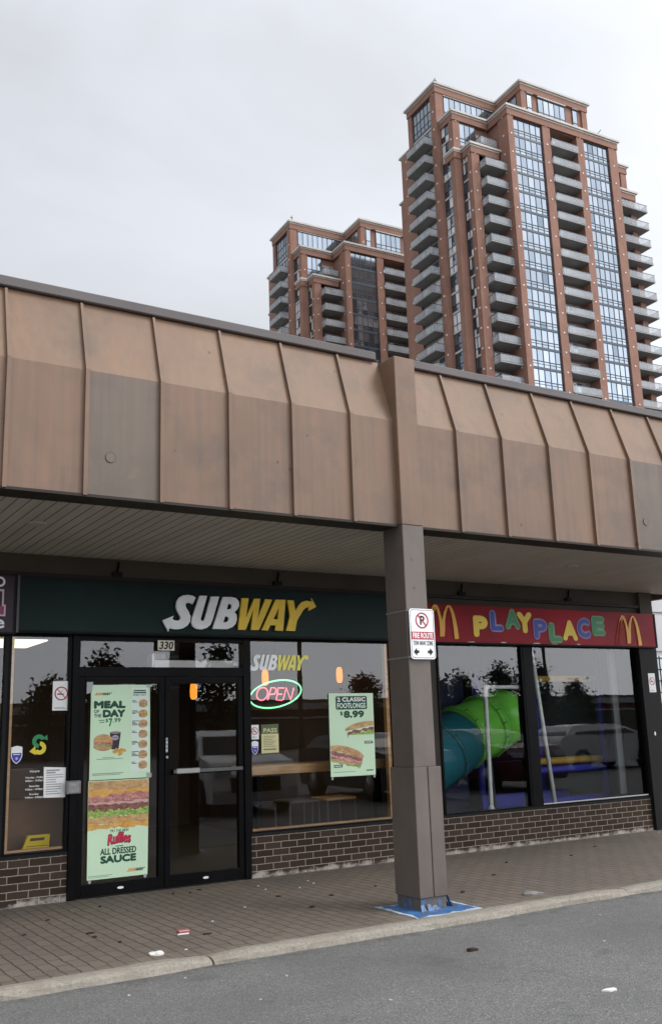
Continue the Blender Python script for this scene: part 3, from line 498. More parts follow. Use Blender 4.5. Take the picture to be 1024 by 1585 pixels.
# fire route sign strapped to the column
fs_=thing('fire_route_sign','white no parking fire route sign with red band strapped to the brown column','sign',(5.28,-2.73,2.33))
def rrect(x0,x1,z0,z1,r):
    o=[]
    for cx,cz,a0 in ((x1-r,z1-r,0),(x0+r,z1-r,90),(x0+r,z0+r,180),(x1-r,z0+r,270)):
        for k in range(5): a=R(a0+k*22.5); o.append((cx+r*math.cos(a),cz+r*math.sin(a)))
    return o
WS=pm('reflective white',(.80,.80,.80),.35,.03); SR=pm('sign red',(.40,.03,.05),.4,.1)
b=MB(); b.poly([rrect(5.145,5.42,2.10,2.55,.03)],-2.742,-2.738,WS); b.poly([rrect(5.155,5.41,2.11,2.54,.025),rrect(5.159,5.406,2.114,2.536,.022)],-2.7435,None,BLK); b.build('sign_plate',fs_)
b=MB(); b.ringf(5.2825,2.445,.060,.072,-2.7455,SR); b.poly([[(5.232,2.49),(5.24,2.498),(5.333,2.40),(5.325,2.392)]],-2.7465,None,SR); b.build('prohibition_ring',fs_)
b=MB(); text(b,'P',5.26,5.312,2.405,2.487,-2.7445,BLK,.03); b.build('letter',fs_)
b=MB(); b.poly([[(5.158,2.275),(5.408,2.275),(5.408,2.343),(5.158,2.343)]],-2.7445,None,SR); text(b,'FIRE ROUTE',5.172,5.395,2.284,2.334,-2.7455,WS,.02); b.build('red_band',fs_)
b=MB(); text(b,'TOW AWAY ZONE',5.175,5.392,2.222,2.262,-2.7445,BLK,.005); b.build('lettering',fs_)
for s_,x in ((-1,5.205),(1,5.36)):
    b=MB(); b.poly([[(x+s_*.03,2.165),(x-s_*.005,2.20),(x-s_*.005,2.18),(x-s_*.03,2.175),(x-s_*.03,2.155),(x-s_*.005,2.15),(x-s_*.005,2.13)]],-2.7445,None,BLK); b.build('arrow',fs_)
for z in (2.535,2.12):
    b=MB(); b.box(5.137,5.383,-2.714,-2.711,z-.008,z+.008,ALU); b.box(5.1365,5.139,-2.71,-2.397,z-.008,z+.008,ALU); b.box(5.15,5.17,-2.74,-2.712,z-.01,z+.01,ALU); b.build('strap',fs_)
# ---- house number, decals, stickers
CREAM=pm('cream plate',(.62,.58,.47),.5)
b=MB(); b.box(3.853,4.04,-.03,-.026,2.385,2.492,CREAM); text(b,'330',3.867,4.028,2.398,2.48,-.0315,BLK,.03,.2); b.build('number_plate',None,'cream street number plate reading 330 on the transom above the doors','number plate',origin=(3.95,-.028,2.44))
def mapf(a0,a1,c0,c1,b0,b1,d0,d1): return lambda p:(b0+(p[0]-a0)/(a1-a0)*(b1-b0),d0+(p[1]-c0)/(c1-c0)*(d1-d0))
ax=[p[0] for l in LOGO_A+LOGO_B for q in l for p in q]; az=[p[1] for l in LOGO_A+LOGO_B for q in l for p in q]
def logo(mb,x0,x1,z0,z1,y,ma,mb2):
    f=mapf(min(ax),max(ax),min(az),max(az),x0,x1,z0,z1)
    for L_,m_ in ((LOGO_A,ma),(LOGO_B,mb2)):
        for l in L_: mb.poly([[f(p) for p in q] for q in l],y,None,m_)
dw=pm('window decal white',(.92,.95,.92),.5); dy=pm('window decal yellow',(.86,.78,.18),.5)
b=MB(); logo(b,4.94,5.72,2.165,2.375,.022,dw,dy); b.build('window_lettering',None,'white and yellow slanted shop name decal above the neon sign','decal',origin=(5.3,.022,2.27))
b=MB()
GD=pm('decal green',(.02,.22,.08),.5); YD=pm('decal yellow',(.62,.52,.04),.5)
def arc(cx,cz,r0,r1,a0,a1,n=14):
    return [(cx+r1*math.cos(R(a0+(a1-a0)*i/n)),cz+r1*math.sin(R(a0+(a1-a0)*i/n))) for i in range(n+1)]+[(cx+r0*math.cos(R(a1+(a0-a1)*i/n)),cz+r0*math.sin(R(a1+(a0-a1)*i/n))) for i in range(n+1)]
b.poly([arc(2.655,1.495,.025,.065,20,270)],.02,None,GD); b.poly([[(2.69,1.52),(2.735,1.555),(2.74,1.50)]],.019,None,GD)
b.poly([arc(2.665,1.43,.022,.062,90,-150)],.018,None,YD); b.poly([[(2.62,1.45),(2.565,1.40),(2.63,1.365)]],.017,None,YD)
b.build('letter_decal',None,'green and yellow curved arrow letter S decal on the left window','decal',origin=(2.65,.02,1.46))
def nosmoke(name,x0,x1,z0,z1,y,label,wd=.9):
    t_=thing(name,label,'sticker',((x0+x1)/2,y,(z0+z1)/2)); b=MB(); b.poly([[(x0,z0),(x1,z0),(x1,z1),(x0,z1)]],y,y+.002,WHITE); b.build('sticker_sheet',t_)
    cx,cz=(x0+x1)/2,(z0+z1)/2+(z1-z0)*.08; r=(x1-x0)*.40
    b=MB(); b.ringf(cx,cz,r*.82,r,y-.0015,RED); q=r*.66; b.poly([[(cx-q-.004,cz+q),(cx-q+.004,cz+q+.004),(cx+q+.004,cz-q),(cx+q-.004,cz-q-.004)]],y-.0025,None,RED); b.build('prohibition_ring',t_)
    b=MB(); b.poly([[(cx-r*.6,cz-r*.18),(cx+r*.35,cz-r*.18),(cx+r*.35,cz),(cx-r*.6,cz)]],y-.001,None,BLK); b.poly([[(cx-r*.1,cz+r*.2),(cx+r*.2,cz+r*.5),(cx+r*.25,cz+r*.45),(cx,cz+r*.15)]],y-.001,None,pm('smoke grey ink',(.35,.35,.35),.5)); b.build('cigarette_symbol',t_)
    b=MB(); [b.poly([[(x0+.02,z0+.015+k*.012),(x1-.03*k-.02,z0+.015+k*.012),(x1-.03*k-.02,z0+.02+k*.012),(x0+.02,z0+.02+k*.012)]],y-.001,None,pm('grey ink',(.3,.3,.3),.5)) for k in range(2)]; b.build('fine_print',t_)
nosmoke('no_smoking_sticker',2.775,2.945,1.785,2.07,.018,'tall white no smoking sticker on the left window beside the door frame')
nosmoke('no_smoking_sticker',4.955,5.055,1.435,1.59,.018,'small square no smoking sticker on the window beside the yellow pass certificate')
nosmoke('no_smoking_sticker',11.325,11.465,1.885,2.155,-.064,'small no smoking sticker on the charcoal pilaster right of the play area window')
def shield(x,z,w_,h_,label):
    BL=pm('shield blue',(.05,.05,.34),.4); t_=thing('security_sticker',label,'sticker',(x,.018,z))
    o=[(x-w_/2,z+h_*.42),(x,z+h_*.5),(x+w_/2,z+h_*.42),(x+w_/2,z-h_*.1),(x+w_*.3,z-h_*.36),(x,z-h_*.5),(x-w_*.3,z-h_*.36),(x-w_/2,z-h_*.1)]
    b=MB(); b.poly([o],.019,.021,WHITE); b.build('sticker_sheet',t_)
    b=MB(); b.poly([[(x+(p[0]-x)*.86,min(z+h_*.1,z+(p[1]-z)*.9)) for p in o]],.0175,None,BL); b.poly([[(x-w_*.3,z-.0),(x+w_*.3,z),(x+w_*.3,z+h_*.04),(x-w_*.3,z+h_*.04)]],.0165,None,WHITE); b.disc(x,z-h_*.2,w_*.12,.0165,None,pm('shield lilac',(.4,.4,.7),.4),10); b.build('emblem',t_)
shield(2.447,1.375,.105,.17,'blue and white shield shaped alarm sticker on the left window beside the wood trim')
shield(5.005,1.345,.085,.15,'blue and white shield shaped alarm sticker below the small no smoking sticker')
t_=thing('hours_lettering','small white opening hours lettering on the dark left window','decal',(2.62,.02,1.1))
for k,(s_,z,wd) in enumerate((('Hours',1.215,.09),('Monday - Friday',1.155,.17),('8:00am - 10:00pm',1.125,.17),('Saturday',1.075,.10),('9:00am - 10:00pm',1.045,.17),('Sunday',1.0,.09),('9:00am - 9:00pm',.97,.17))):
    b=MB(); text(b,s_,2.625-wd/2,2.625+wd/2,z-.011,z+.011,.02,WHITE,.02); b.build('text_line',t_)
t_=thing('paper_notice','white printed paper notice taped to the left window beside the grey button box','notice',(2.82,.015,1.1))
b=MB(); b.poly([[(2.715,.962),(2.935,.955),(2.93,1.235),(2.71,1.25)]],.016,.018,WHITE); b.build('paper',t_)
b=MB(); rd=random.Random(2)
for k in range(11):
    z=1.215-k*.022; wd=rd.uniform(.09,.17) if k>1 else (.13,.09)[k]; hh=.004 if k>1 else .007
    b.poly([[(2.735,z-hh),(2.735+wd,z-hh),(2.735+wd,z+hh),(2.735,z+hh)]],.0145,None,pm('grey ink',(.3,.3,.3),.5))
b.build('printed_lines',t_)
t_=thing('inspection_certificate','yellow inspection pass certificate on the window below the open sign','notice',(5.19,.015,1.44))
b=MB(); b.poly([[(5.085,1.282),(5.30,1.285),(5.30,1.595),(5.085,1.59)]],.016,.018,pm('pale yellow paper',(.60,.56,.30),.6)); b.build('paper',t_)
b=MB(); b.poly([[(5.085,1.49),(5.30,1.49),(5.30,1.595),(5.085,1.59)]],.0145,None,pm('olive header',(.09,.12,.05),.5)); text(b,'PASS',5.11,5.28,1.502,1.552,.013,pm('pale yellow paper',(.60,.56,.30)),.03); b.build('header_print',t_)
b=MB(); [b.poly([[(5.11,1.46-k*.018),(5.26-.02*(k%3),1.46-k*.018),(5.26-.02*(k%3),1.466-k*.018),(5.11,1.466-k*.018)]],.0145,None,pm('olive ink',(.2,.2,.1),.5)) for k in range(7)]; b.poly([[(5.11,1.315),(5.27,1.315),(5.27,1.33),(5.11,1.33)]],.0145,None,pm('olive ink',(.2,.2,.1),.5)); b.build('printed_lines',t_)
# ---- neon open sign
t_=thing('open_sign','lit neon open sign with red letters inside a green oval hanging in the window','neon sign',(5.3,.07,1.93))
NG=em('green neon',(.25,.95,.42),1.1); NR=em('red neon',(1.0,.16,.2),1.15)
b=MB(); b.tube([(x,.07,z) for x,z in NEON['el']],.0085,NG,8,closed=True); b.build('oval_tube',t_)
for k in (('O',True),('P',False),('E1',False),('N',False)):
    b=MB(); b.tube([(x,.07,z) for x,z in NEON[k[0]]],.0075,NR,8,closed=k[1])
    if k[0]=='E1': b.tube([(x,.07,z) for x,z in NEON['E2']],.0075,NR,8)
    b.build('letter_tube',t_)
b=MB(); b.tube([(5.0,.09,1.9),(5.3,.095,1.87),(5.6,.09,1.95)],.004,BLACK,6); b.tube([(5.3,.09,2.08),(5.3,.09,2.5)],.003,BLACK,5); b.build('support_wire',t_)
# ================================================================ POSTERS
PG=pm('pale green poster',(.58,.77,.54),.45,.05,2); PG2=pm('mint strip',(.66,.78,.68),.45,.04,2)
def food(name,lo,hi,sc=18):
    if name in MATS: return MATS[name]
    m,t,b=base(name); v=pos(t,(1,1,1.7)); c=ramp(t,noise(t,v,sc,5,.7,.8),[(.35,lo),(.62,hi)]); t.links.new(c,b.inputs['Base Color']); b.inputs['Roughness'].default_value=.5; MATS[name]=m; return m
BREAD=food('bread print',(.34,.17,.06),(.62,.40,.17),14); HAM=food('ham print',(.24,.05,.05),(.62,.30,.26),26); MEAT=food('beef print',(.10,.03,.02),(.30,.12,.08),22); LET=food('lettuce print',(.06,.19,.02),(.42,.55,.12),34); CHEESE=food('cheese print',(.60,.26,.04),(.72,.42,.10),9); CRISP=food('crisp print',(.50,.22,.03),(.70,.42,.10),16)
def wavy(x0,x1,zt,zb,amp,seed,n=22,slope=0):
    rd=random.Random(seed); T=[];B=[]
    for i in range(n+1):
        x=x0+(x1-x0)*i/n; s=slope*(i/n); T.append((x,zt+s+rd.uniform(-amp,amp))); B.append((x,zb+s+rd.uniform(-amp,amp)))
    return T+B[::-1]
def rot(P,cx,cz,a): c,s=math.cos(R(a)),math.sin(R(a)); return [(cx+(p[0]-cx)*c-(p[1]-cz)*s,cz+(p[0]-cx)*s+(p[1]-cz)*c) for p in P]
def ell(cx,cz,rx,rz,n=20,a0=0,a1=360): return [(cx+rx*math.cos(R(a0+(a1-a0)*i/n)),cz+rz*math.sin(R(a0+(a1-a0)*i/n))) for i in range(n if a1-a0==360 else n+1)]
PY=-.016
def sub(mb,cx,cz,w_,h_,y,ang=0,seed=1):
    """a filled sandwich print: bread crown, meat frill, leaf, bread heel"""
    q=lambda P:rot(P,cx,cz,ang)
    mb.poly([q(wavy(cx-w_*.49,cx+w_*.49,cz+h_*.02,cz-h_*.28,h_*.05,seed+1))],y-.0002,None,LET)
    mb.poly([q(ell(cx,cz-h_*.22,w_*.48,h_*.26,20,180,360))],y-.0004,None,BREAD)
    mb.poly([q(wavy(cx-w_*.49,cx+w_*.49,cz+h_*.18,cz-h_*.12,h_*.07,seed))],y-.0006,None,HAM)
    mb.poly([q(ell(cx,cz+h_*.1,w_*.5,h_*.38,20,0,180))],y-.0008,None,BREAD)
    mb.poly([q(wavy(cx-w_*.45,cx+w_*.45,cz+h_*.14,cz+h_*.04,h_*.04,seed+5))],y-.001,None,CHEESE if seed%2 else HAM)
def bars(mb,x0,x1,z,h,y,m): mb.poly([[(x0,z),(x1,z),(x1,z+h),(x0,z+h)]],y,None,m)
GI=pm('poster grey ink',(.22,.34,.22),.5); FG=pm('poster mid green',(.02,.22,.07),.5); ORG=pm('poster orange',(.62,.28,.06),.5)
TAPE=pm('clear tape',(.35,.37,.36),.25)
# --- meal poster
t_=thing('meal_poster','tall pale green meal of the day poster taped to the left shop door','poster',(3.47,PY,1.57))
b=MB(); b.poly([[(3.15,1.10),(3.785,1.10),(3.775,2.03),(3.152,2.03)]],PY,PY+.002,PG); b.build('poster_sheet',t_)
b=MB(); b.poly([[(3.575,1.165),(3.755,1.165),(3.755,2.0),(3.575,2.0)]],PY-.0006,None,PG2); b.build('menu_strip',t_)
y=PY-.0012
b=MB(); text(b,'MEAL',3.183,3.515,1.795,1.872,y,INK,.085); text(b,'OF',3.185,3.24,1.752,1.784,y,INK,.03); text(b,'THE',3.185,3.262,1.708,1.742,y,INK,.03); text(b,'DAY',3.275,3.512,1.706,1.784,y,INK,.085); b.build('headline',t_)
b=MB(); text(b,'$',3.305,3.335,1.655,1.695,y,FG,.03); text(b,'7',3.338,3.378,1.615,1.698,y,FG,.04); text(b,'.99',3.382,3.465,1.655,1.70,y,FG,.04); bars(b,3.235,3.295,1.675,.008,y,FG); bars(b,3.245,3.295,1.655,.008,y,FG); b.build('price',t_)
b=MB(); logo(b,3.185,3.37,1.925,1.955,y,ORG,INK); b.build('logo_print',t_)
b=MB(); sub(b,3.285,1.46,.2,.17,y,-3,3); b.build('sandwich_print',t_)
b=MB(); b.poly([[(3.352,1.555),(3.468,1.555),(3.445,1.39),(3.372,1.39)]],y-.0002,None,pm('cola print',(.035,.02,.025),.4)); b.poly([ell(3.41,1.555,.058,.012)],y-.0004,None,pm('cup rim print',(.25,.22,.22),.4)); b.poly([ell(3.41,1.505,.036,.026)],y-.0005,None,pm('cup badge print',(.35,.32,.42),.4)); bars(b,3.38,3.44,1.502,.006,y-.0007,RED); b.build('drink_print',t_)
b=MB(); rd=random.Random(5)
for k in range(9): cx,cz=3.45+rd.uniform(-.05,.06),1.365+rd.uniform(-.022,.022); b.poly([rot(ell(cx,cz,.024,.015,12),cx,cz,rd.uniform(0,180))],y-.0003-.0002*k,None,CRISP)
b.build('crisps_print',t_)
b=MB(); bars(b,3.60,3.73,1.965,.012,y,INK); bars(b,3.595,3.735,1.943,.014,y,INK); text(b,'EVERY DAY',3.595,3.735,1.918,1.935,y,INK,.03); b.build('strip_heading',t_); b=MB()
for k in range(7):
    z=1.845-k*.102; c=MB()
    for j in range(2+k%3): bars(c,3.585,3.62+.02*((j*7+k)%3),z+.02-j*.013,.007,y,INK)
    c.build('menu_text',t_)
bars(b,3.22,3.49,1.295,.007,y,GI); bars(b,3.28,3.40,1.31,.006,y,GI); bars(b,3.18,3.5,1.155,.008,y,GI); bars(b,3.18,3.47,1.143,.006,y,GI); b.build('fine_print',t_)
for k in range(7):
    b=MB(); sub(b,3.703,1.84-k*.102,.094,.085,y,4,k+2); b.build('sandwich_print',t_)
for q_ in ([(3.74,1.09),(3.80,1.10),(3.80,1.14),(3.745,1.15)],[(3.74,2.0),(3.80,2.01),(3.80,2.035),(3.74,2.03)],[(3.105,1.94),(3.16,1.96),(3.17,2.06),(3.105,2.06)]): b=MB(); b.poly([q_],PY-.003,None,TAPE); b.build('tape',t_)
# --- sauce poster
t_=thing('sauce_poster','tall poster with giant sandwich close up above all dressed sauce lettering, on the door','poster',(3.455,PY,.62))
b=MB(); b.poly([[(3.147,.165),(3.765,.165),(3.772,1.09),(3.142,1.093)]],PY,PY+.002,PG); b.build('poster_sheet',t_)
b=MB(); X0,X1=3.146,3.768
b.poly([wavy(X0,X1,1.085,.985,.001,1)],y,None,BREAD); b.poly([wavy(X0,X1,1.0,.90,.012,2)],y-.0003,None,CHEESE); b.build('sandwich_print',t_)
b=MB(); b.poly([wavy(X0,X1,.945,.86,.018,3,14)],y-.0006,None,HAM); b.poly([wavy(X0+.25,X1,.965,.89,.02,9,9)],y-.0008,None,HAM); b.poly([wavy(X0,X1,.875,.795,.013,4)],y-.001,None,MEAT); b.poly([wavy(X0,X1,.885,.862,.01,14,18)],y-.0012,None,pm('ham rim print',(.6,.36,.33),.5)); b.build('filling_print',t_)
b=MB(); b.poly([wavy(X0,X1,.805,.735,.018,5,30)],y-.0014,None,LET); b.poly([wavy(X0,X1,.745,.675,.008,6)],y-.0016,None,BREAD); b.poly([wavy(X0,X1,.685,.635,.014,7,16)],y-.0018,None,CRISP); b.poly([ell(3.52,.685,.085,.032)],y-.002,None,CRISP); b.build('crisps_print',t_)
b=MB(); text(b,'TRY THE NEW',3.37,3.565,.592,.618,y,INK,.02); text(b,'ALL DRESSED',3.275,3.645,.385,.447,y,INK,.035); text(b,'SAUCE',3.278,3.645,.305,.378,y,INK,.07); b.build('headline',t_)
b=MB(); wf=lambda a:.012*math.sin(a*math.pi)+.012*a; text(b,'Ruffles',3.345,3.59,.465,.575,y,pm('maroon shadow',(.12,.015,.05),.5),.05,.12,warp=wf); text(b,'Ruffles',3.352,3.58,.476,.566,y-.0006,pm('crisp red',(.62,.03,.06),.5),.018,.12,warp=wf); bars(b,3.43,3.51,.455,.008,y,INK); b.build('script_print',t_)
b=MB(); logo(b,3.55,3.74,.205,.24,y,ORG,INK); b.build('logo_print',t_)
b=MB(); bars(b,3.16,3.4,.195,.006,y,GI); bars(b,3.16,3.36,.183,.005,y,GI); b.build('fine_print',t_)
for x_ in (3.175,3.74): b=MB(); b.poly([ell(x_,.153,.016,.019,10)],PY-.002,None,TAPE); b.build('tape',t_)
# --- footlong poster
y0_=.016; y=y0_-.0012
t_=thing('footlong_poster','narrow pale green poster of two long sandwiches, in the window right of the open sign','poster',(6.27,y0_,1.45))
b=MB(); b.poly([[(5.965,.985),(6.58,.98),(6.585,1.92),(5.968,1.922)]],y0_,y0_+.002,PG); b.build('poster_sheet',t_)
b=MB(); b.poly([rrect(6.06,6.495,1.735,1.888,.02)],y,None,INK); text(b,'2 CLASSIC',6.08,6.475,1.825,1.875,y-.0006,WHITE,.05); text(b,'FOOTLONGS',6.08,6.475,1.75,1.81,y-.0006,PG2,.03); b.build('headline',t_)
b=MB(); text(b,'$',6.115,6.155,1.665,1.715,y,INK,.04); text(b,'8.99',6.165,6.45,1.638,1.722,y,INK,.07); b.build('price',t_)
b=MB()
q=lambda P:rot(P,6.42,1.50,9)
clip=lambda P:[(min(6.578,max(5.97,a)),c) for a,c in P]
def longsub(cx,cz,w_,h_,ang,x0,x1,seed):
    q=lambda P:[(min(x1,max(x0,a)),c) for a,c in rot(P,cx,cz,ang)]
    b=MB(); b.poly([q(wavy(cx-w_*.46,cx+w_*.46,cz-.02,cz-h_*.5,.012,seed,26))],y-.0002,None,LET); b.poly([q(ell(cx,cz-.03,w_*.47,h_*.3,26,180,360))],y-.0003,None,BREAD) if seed%2 else None
    b.poly([q(wavy(cx-w_*.48,cx+w_*.48,cz+.03,cz-h_*.32,.014,seed+1,20))],y-.0004,None,HAM); b.poly([q(wavy(cx-w_*.45,cx+w_*.45,cz+.01,cz-.02,.014,seed+2,16))],y-.0006,None,MEAT); b.poly([q(wavy(cx-w_*.45,cx+w_*.45,cz-.03,cz-.045,.012,seed+4,18))],y-.0007,None,pm('ham rim print',(.6,.36,.33),.5))
    b.poly([q([(cx-w_*.5,cz+.02)]+ell(cx,cz+.03,w_*.5,h_*.36,22,180,0)+[(cx+w_*.48,cz+.02)])],y-.0008,None,BREAD); b.build('sandwich_print',t_)
longsub(6.43,1.50,.50,.17,7,6.1,6.578,2); longsub(6.17,1.215,.50,.20,-13,5.972,6.5,7)
for x_,z_ in ((6.44,1.34),(6.01,1.085)): b=MB(); bars(b,x_,x_+.115,z_,.03,y-.001,INK); bars(b,x_+.01,x_+.1,z_+.012,.008,y-.0015,WHITE); b.build('product_tag',t_)
b=MB(); bars(b,6.0,6.3,1.03,.006,y,GI); b.build('fine_print',t_); b=MB(); bars(b,6.45,6.55,1.03,.015,y,FG); b.build('logo_print',t_)
for x_ in (5.985,6.56): b=MB(); b.poly([ell(x_,.969,.014,.02,10)],y0_-.002,None,TAPE); b.build('tape',t_)
# ================================================================ SHOP INTERIORS
t_=thing('window_counter','long honey oak counter running along the inside of the sandwich shop window','counter',(6.0,.55,0))
b=MB(); b.box(5.08,7.03,.36,.78,1.035,1.14,WOOD,.006); b.build('counter_top',t_)
for x in (5.3,6.95): b=MB(); b.box(x-.03,x+.03,.5,.6,.004,1.034,BLACK); b.build('leg',t_)
def stool(x,lab,seatm):
    t_=thing('bar_stool',lab,'stool',(x,1.1,0)); b=MB(); b.box(x-.22,x+.22,.9,1.3,.655,.69,seatm,.008); b.build('seat',t_)
    STL=pm('stool steel',(.10,.10,.11),.4)
    for sx_ in (-1,1):
        for sy in (-1,1): b=MB(); b.tube([(x+sx_*.20,1.1+sy*.18,.655),(x+sx_*.215,1.1+sy*.19,.004)],.013,STL,6); b.build('leg',t_)
    b=MB(); b.tube([(x-.2,.91,.28),(x+.2,.91,.28)],.01,STL,6); b.build('foot_rail',t_)
stool(6.13,'dark topped low stool under the window counter, nearer the doors',pm('dark seat',(.12,.09,.075),.5)); stool(6.66,'light wood topped low stool under the window counter, nearer the column',WOOD)
PEND=em('amber pendant glow',(1.0,.29,.03),.85); PENDT=em('pale pendant core',(1.0,.5,.12),1.2)
for x,yy,z,lab in ((4.80,1.2,2.02,'lit amber pendant lamp seen through the right shop door'),(5.77,1.2,2.18,'lit amber pendant lamp hanging just behind the neon open sign'),(6.87,1.2,2.21,'lit amber pendant lamp above the poster of two long sandwiches')):
    t_=thing('pendant_lamp',lab,'pendant lamp',(x,yy,2.9))
    def lathe(mb,prof,m,n=16):
        vs=[(x+r*math.cos(2*math.pi*i/n),yy+r*math.sin(2*math.pi*i/n),zz) for r,zz in prof for i in range(n)]
        mb.add(vs,[(k*n+i,k*n+(i+1)%n,(k+1)*n+(i+1)%n,(k+1)*n+i) for k in range(len(prof)-1) for i in range(n)],m,True)
    b=MB(); lathe(b,[(.022,z+.1),(.038,z+.07),(.044,z),(.04,z-.07),(.028,z-.1)],PEND); b.build('lamp_shade',t_)
    b=MB(); lathe(b,[(.001,z-.102),(.027,z-.1)],PENDT); b.build('bulb',t_)
    b=MB(); b.tube([(x,yy,z+.1),(x,yy,2.9)],.004,BLACK,5); b.build('cord',t_)
for x_,y_,lab in ((3.5,2.5,'glowing yellowish ceiling light panel behind the top of the left window and transom'),(5.6,2.9,'added ceiling light panel that brightens the shop above the window counter stools'),(3.5,4.9,'added ceiling light panel that brightens the back of the sandwich shop')):  # the last two panels are added to brighten the shop interior
    b=MB(); b.box(x_-.4,x_+.4,y_-.6,y_+.6,2.885,2.898,em('warm ceiling panel',(1,.86,.5),1.7)); b.build('ceiling_panel_light',None,lab,'ceiling light',group='ceiling light panels',origin=(x_,y_,2.89))
t_=thing('air_curtain','long white air curtain box mounted inside behind the transom','air curtain',(4.35,.14,2.26))
b=MB(); b.box(3.87,4.85,.1,.26,2.205,2.295,pm('cream enamel',(.85,.84,.80),.4),.008); b.build('housing',t_)
b=MB(); b.box(3.84,3.869,.1,.24,2.21,2.36,ALU); b.box(3.86,4.0,.12,.2,2.31,2.37,pm('grey plate',(.2,.2,.2))); b.build('bracket',t_)
BOXM=pm('brown cardboard',(.20,.115,.065),.8,.15); BOXD=pm('brown panel',(.11,.062,.04),.7)
b=MB(); b.box(2.42,3.25,.55,.95,.004,.93,BOXM,.004); b.build('cardboard_box',None,'large brown cardboard box standing behind the lower left window','box',origin=(2.8,.75,0))
b=MB(); b.box(2.42,2.80,.57,.9,.935,1.22,BOXD,.004); b.build('cardboard_box',None,'small dark brown box stacked on the large cardboard box behind the left window','box',origin=(2.6,.72,.935))
t_=thing('yellow_case','yellow plastic case leaning on the sill inside the lower left window','case',(2.72,.3,.48))
YE=pm('yellow plastic',(.85,.62,.02),.4)
def lean(P): return [(x,y+(z-.48)*.5,z) for x,y,z in P]
b=MB(); vs=lean([(2.585,.22,.48),(2.84,.22,.48),(2.865,.22,.60),(2.645,.22,.60)]); b.add(vs+[(v[0],v[1]+.06,v[2]) for v in vs],[(0,1,2,3),(7,6,5,4),(0,4,5,1),(1,5,6,2),(2,6,7,3),(3,7,4,0)],YE); b.build('case_shell',t_)
b=MB(); b.add(lean([(2.66,.217,.55),(2.80,.217,.55),(2.81,.217,.575),(2.67,.217,.575)]),[(0,1,2,3)],BOXD); b.add(lean([(2.62,.217,.50),(2.83,.217,.50),(2.832,.217,.505),(2.622,.217,.505)]),[(0,1,2,3)],BOXD); b.build('handle_slot',t_)
b=MB(); b.box(2.45,2.60,.9,1.1,1.5,2.05,pm('amber wall lamp shade',(.30,.20,.08),.6,.2),.02); b.build('wall_poster',None,'faded tan hanging board seen through the left window','board',origin=(2.52,1,1.78))
# --- play area
PGN=pm('green play plastic',(.24,.80,.10),.25,.1,1); PTL=pm('teal play plastic',(.025,.20,.25),.3,.15,1); PBL=pm('blue play padding',(.05,.06,.42),.5,.15); PYL=pm('mustard play beam',(.48,.29,.06),.5); PPW=pm('white plastic pipe',(.88,.88,.86),.4,.05)
t_=thing('tube_slide','green and teal enclosed tube slide behind the left play area window','tube slide',(9.2,1.5,0))
def swept(mb,C,rs,m,n=22): mb.tube(C,rs,m,n)
G0=Vector((9.98,1.55,1.63)); G1=Vector((9.02,1.45,1.33)); T1=Vector((8.3,1.35,1.0))
b=MB(); ctr=[G0+(G0-G1).normalized()*.17,G0+(G0-G1).normalized()*.12,G0,G0.lerp(G1,.33)];rs=[.26,.36,.42,.435]; b.tube(ctr,rs,PGN,28); b.tube([G0.lerp(G1,.33),G0.lerp(G1,.345),G0.lerp(G1,.36)],[.447,.45,.447],PGN,28); b.tube([G0.lerp(G1,.36),G0.lerp(G1,.7),G1],[.435,.437,.43],PGN,28); b.build('green_tube',t_)
b=MB(); b.tube([G1,G1+Vector((-.2,-.03,-.11)),G1.lerp(T1,.5)+Vector((0,0,.0)),T1,T1+Vector((-.5,0,-.18))],[.44,.445,.44,.44,.43],PTL,28); b.build('teal_tube',t_)
for f_,pa,pb,m_ in ((.5,G0,G1,PGN),(.97,G0,G1,PGN),(.55,G1,T1,PTL)):
    c_=pa.lerp(pb,f_); dd=(pb-pa).normalized(); b=MB(); b.tube([c_-dd*.03,c_-dd*.028,c_+dd*.028,c_+dd*.03],[.43,.468,.468,.43],m_,28)
    u_=dd.orthogonal().normalized(); v_=dd.cross(u_)
    for k in range(14): a_=k*math.pi/7; q_=c_+(u_*math.cos(a_)+v_*math.sin(a_))*.47; b.tube([q_-dd*.034,q_+dd*.034],.008,pm('bolt grey',(.12,.14,.13),.5),6)
    b.build('bolted_flange',t_)
for x,z in ((8.6,.62),(9.6,1.1)): b=MB(); b.tube([(x,1.5,z),(x+.06,1.5,.0)],.025,pm('slide post',(.06,.06,.07),.5),8); b.build('support_post',t_)
t_=thing('play_frame','blue padded climbing frame with mustard beams behind the right play area window','climbing frame',(11,1.8,0))
for k,(x,y_) in enumerate(((11.22,.82),(10.95,1.9),(10.2,3.2),(9.75,1.9))): b=MB(); b.tube([(x,y_,0),(x,y_,2.88)],.055 if k!=1 else .06,PBL,10); b.build('padded_post',t_)
for z,m_ in ((2.13,PYL),(.97,PYL),(.85,PBL),(.42,PBL)): b=MB(); b.tube([(9.72,.85,z),(11.2,.85,z)],.05,m_,10); b.build('beam',t_)
b=MB(); b.box(9.5,11.2,1.6,1.66,.02,.5,PBL); b.build('padded_panel',t_)
nm=pm('blue safety net',(.02,.03,.12),.6); b=MB()
for i in range(9): b.tube([(9.75+.18*i,1.9,.9),(9.75+.18*i,1.9,2.15)],.004,nm,4)
for i in range(12): b.tube([(9.75,1.9,.95+.1*i),(11.2,1.9,.95+.1*i)],.004,nm,4)
b.build('safety_net',t_)
b=MB(); b.box(8.6,9.55,1.95,2.05,.004,2.88,pm('navy play wall',(.012,.018,.055),.6),.01); b.build('play_wall',None,'dark navy padded wall standing behind the green tube slide','play wall',origin=(9.1,2,0))
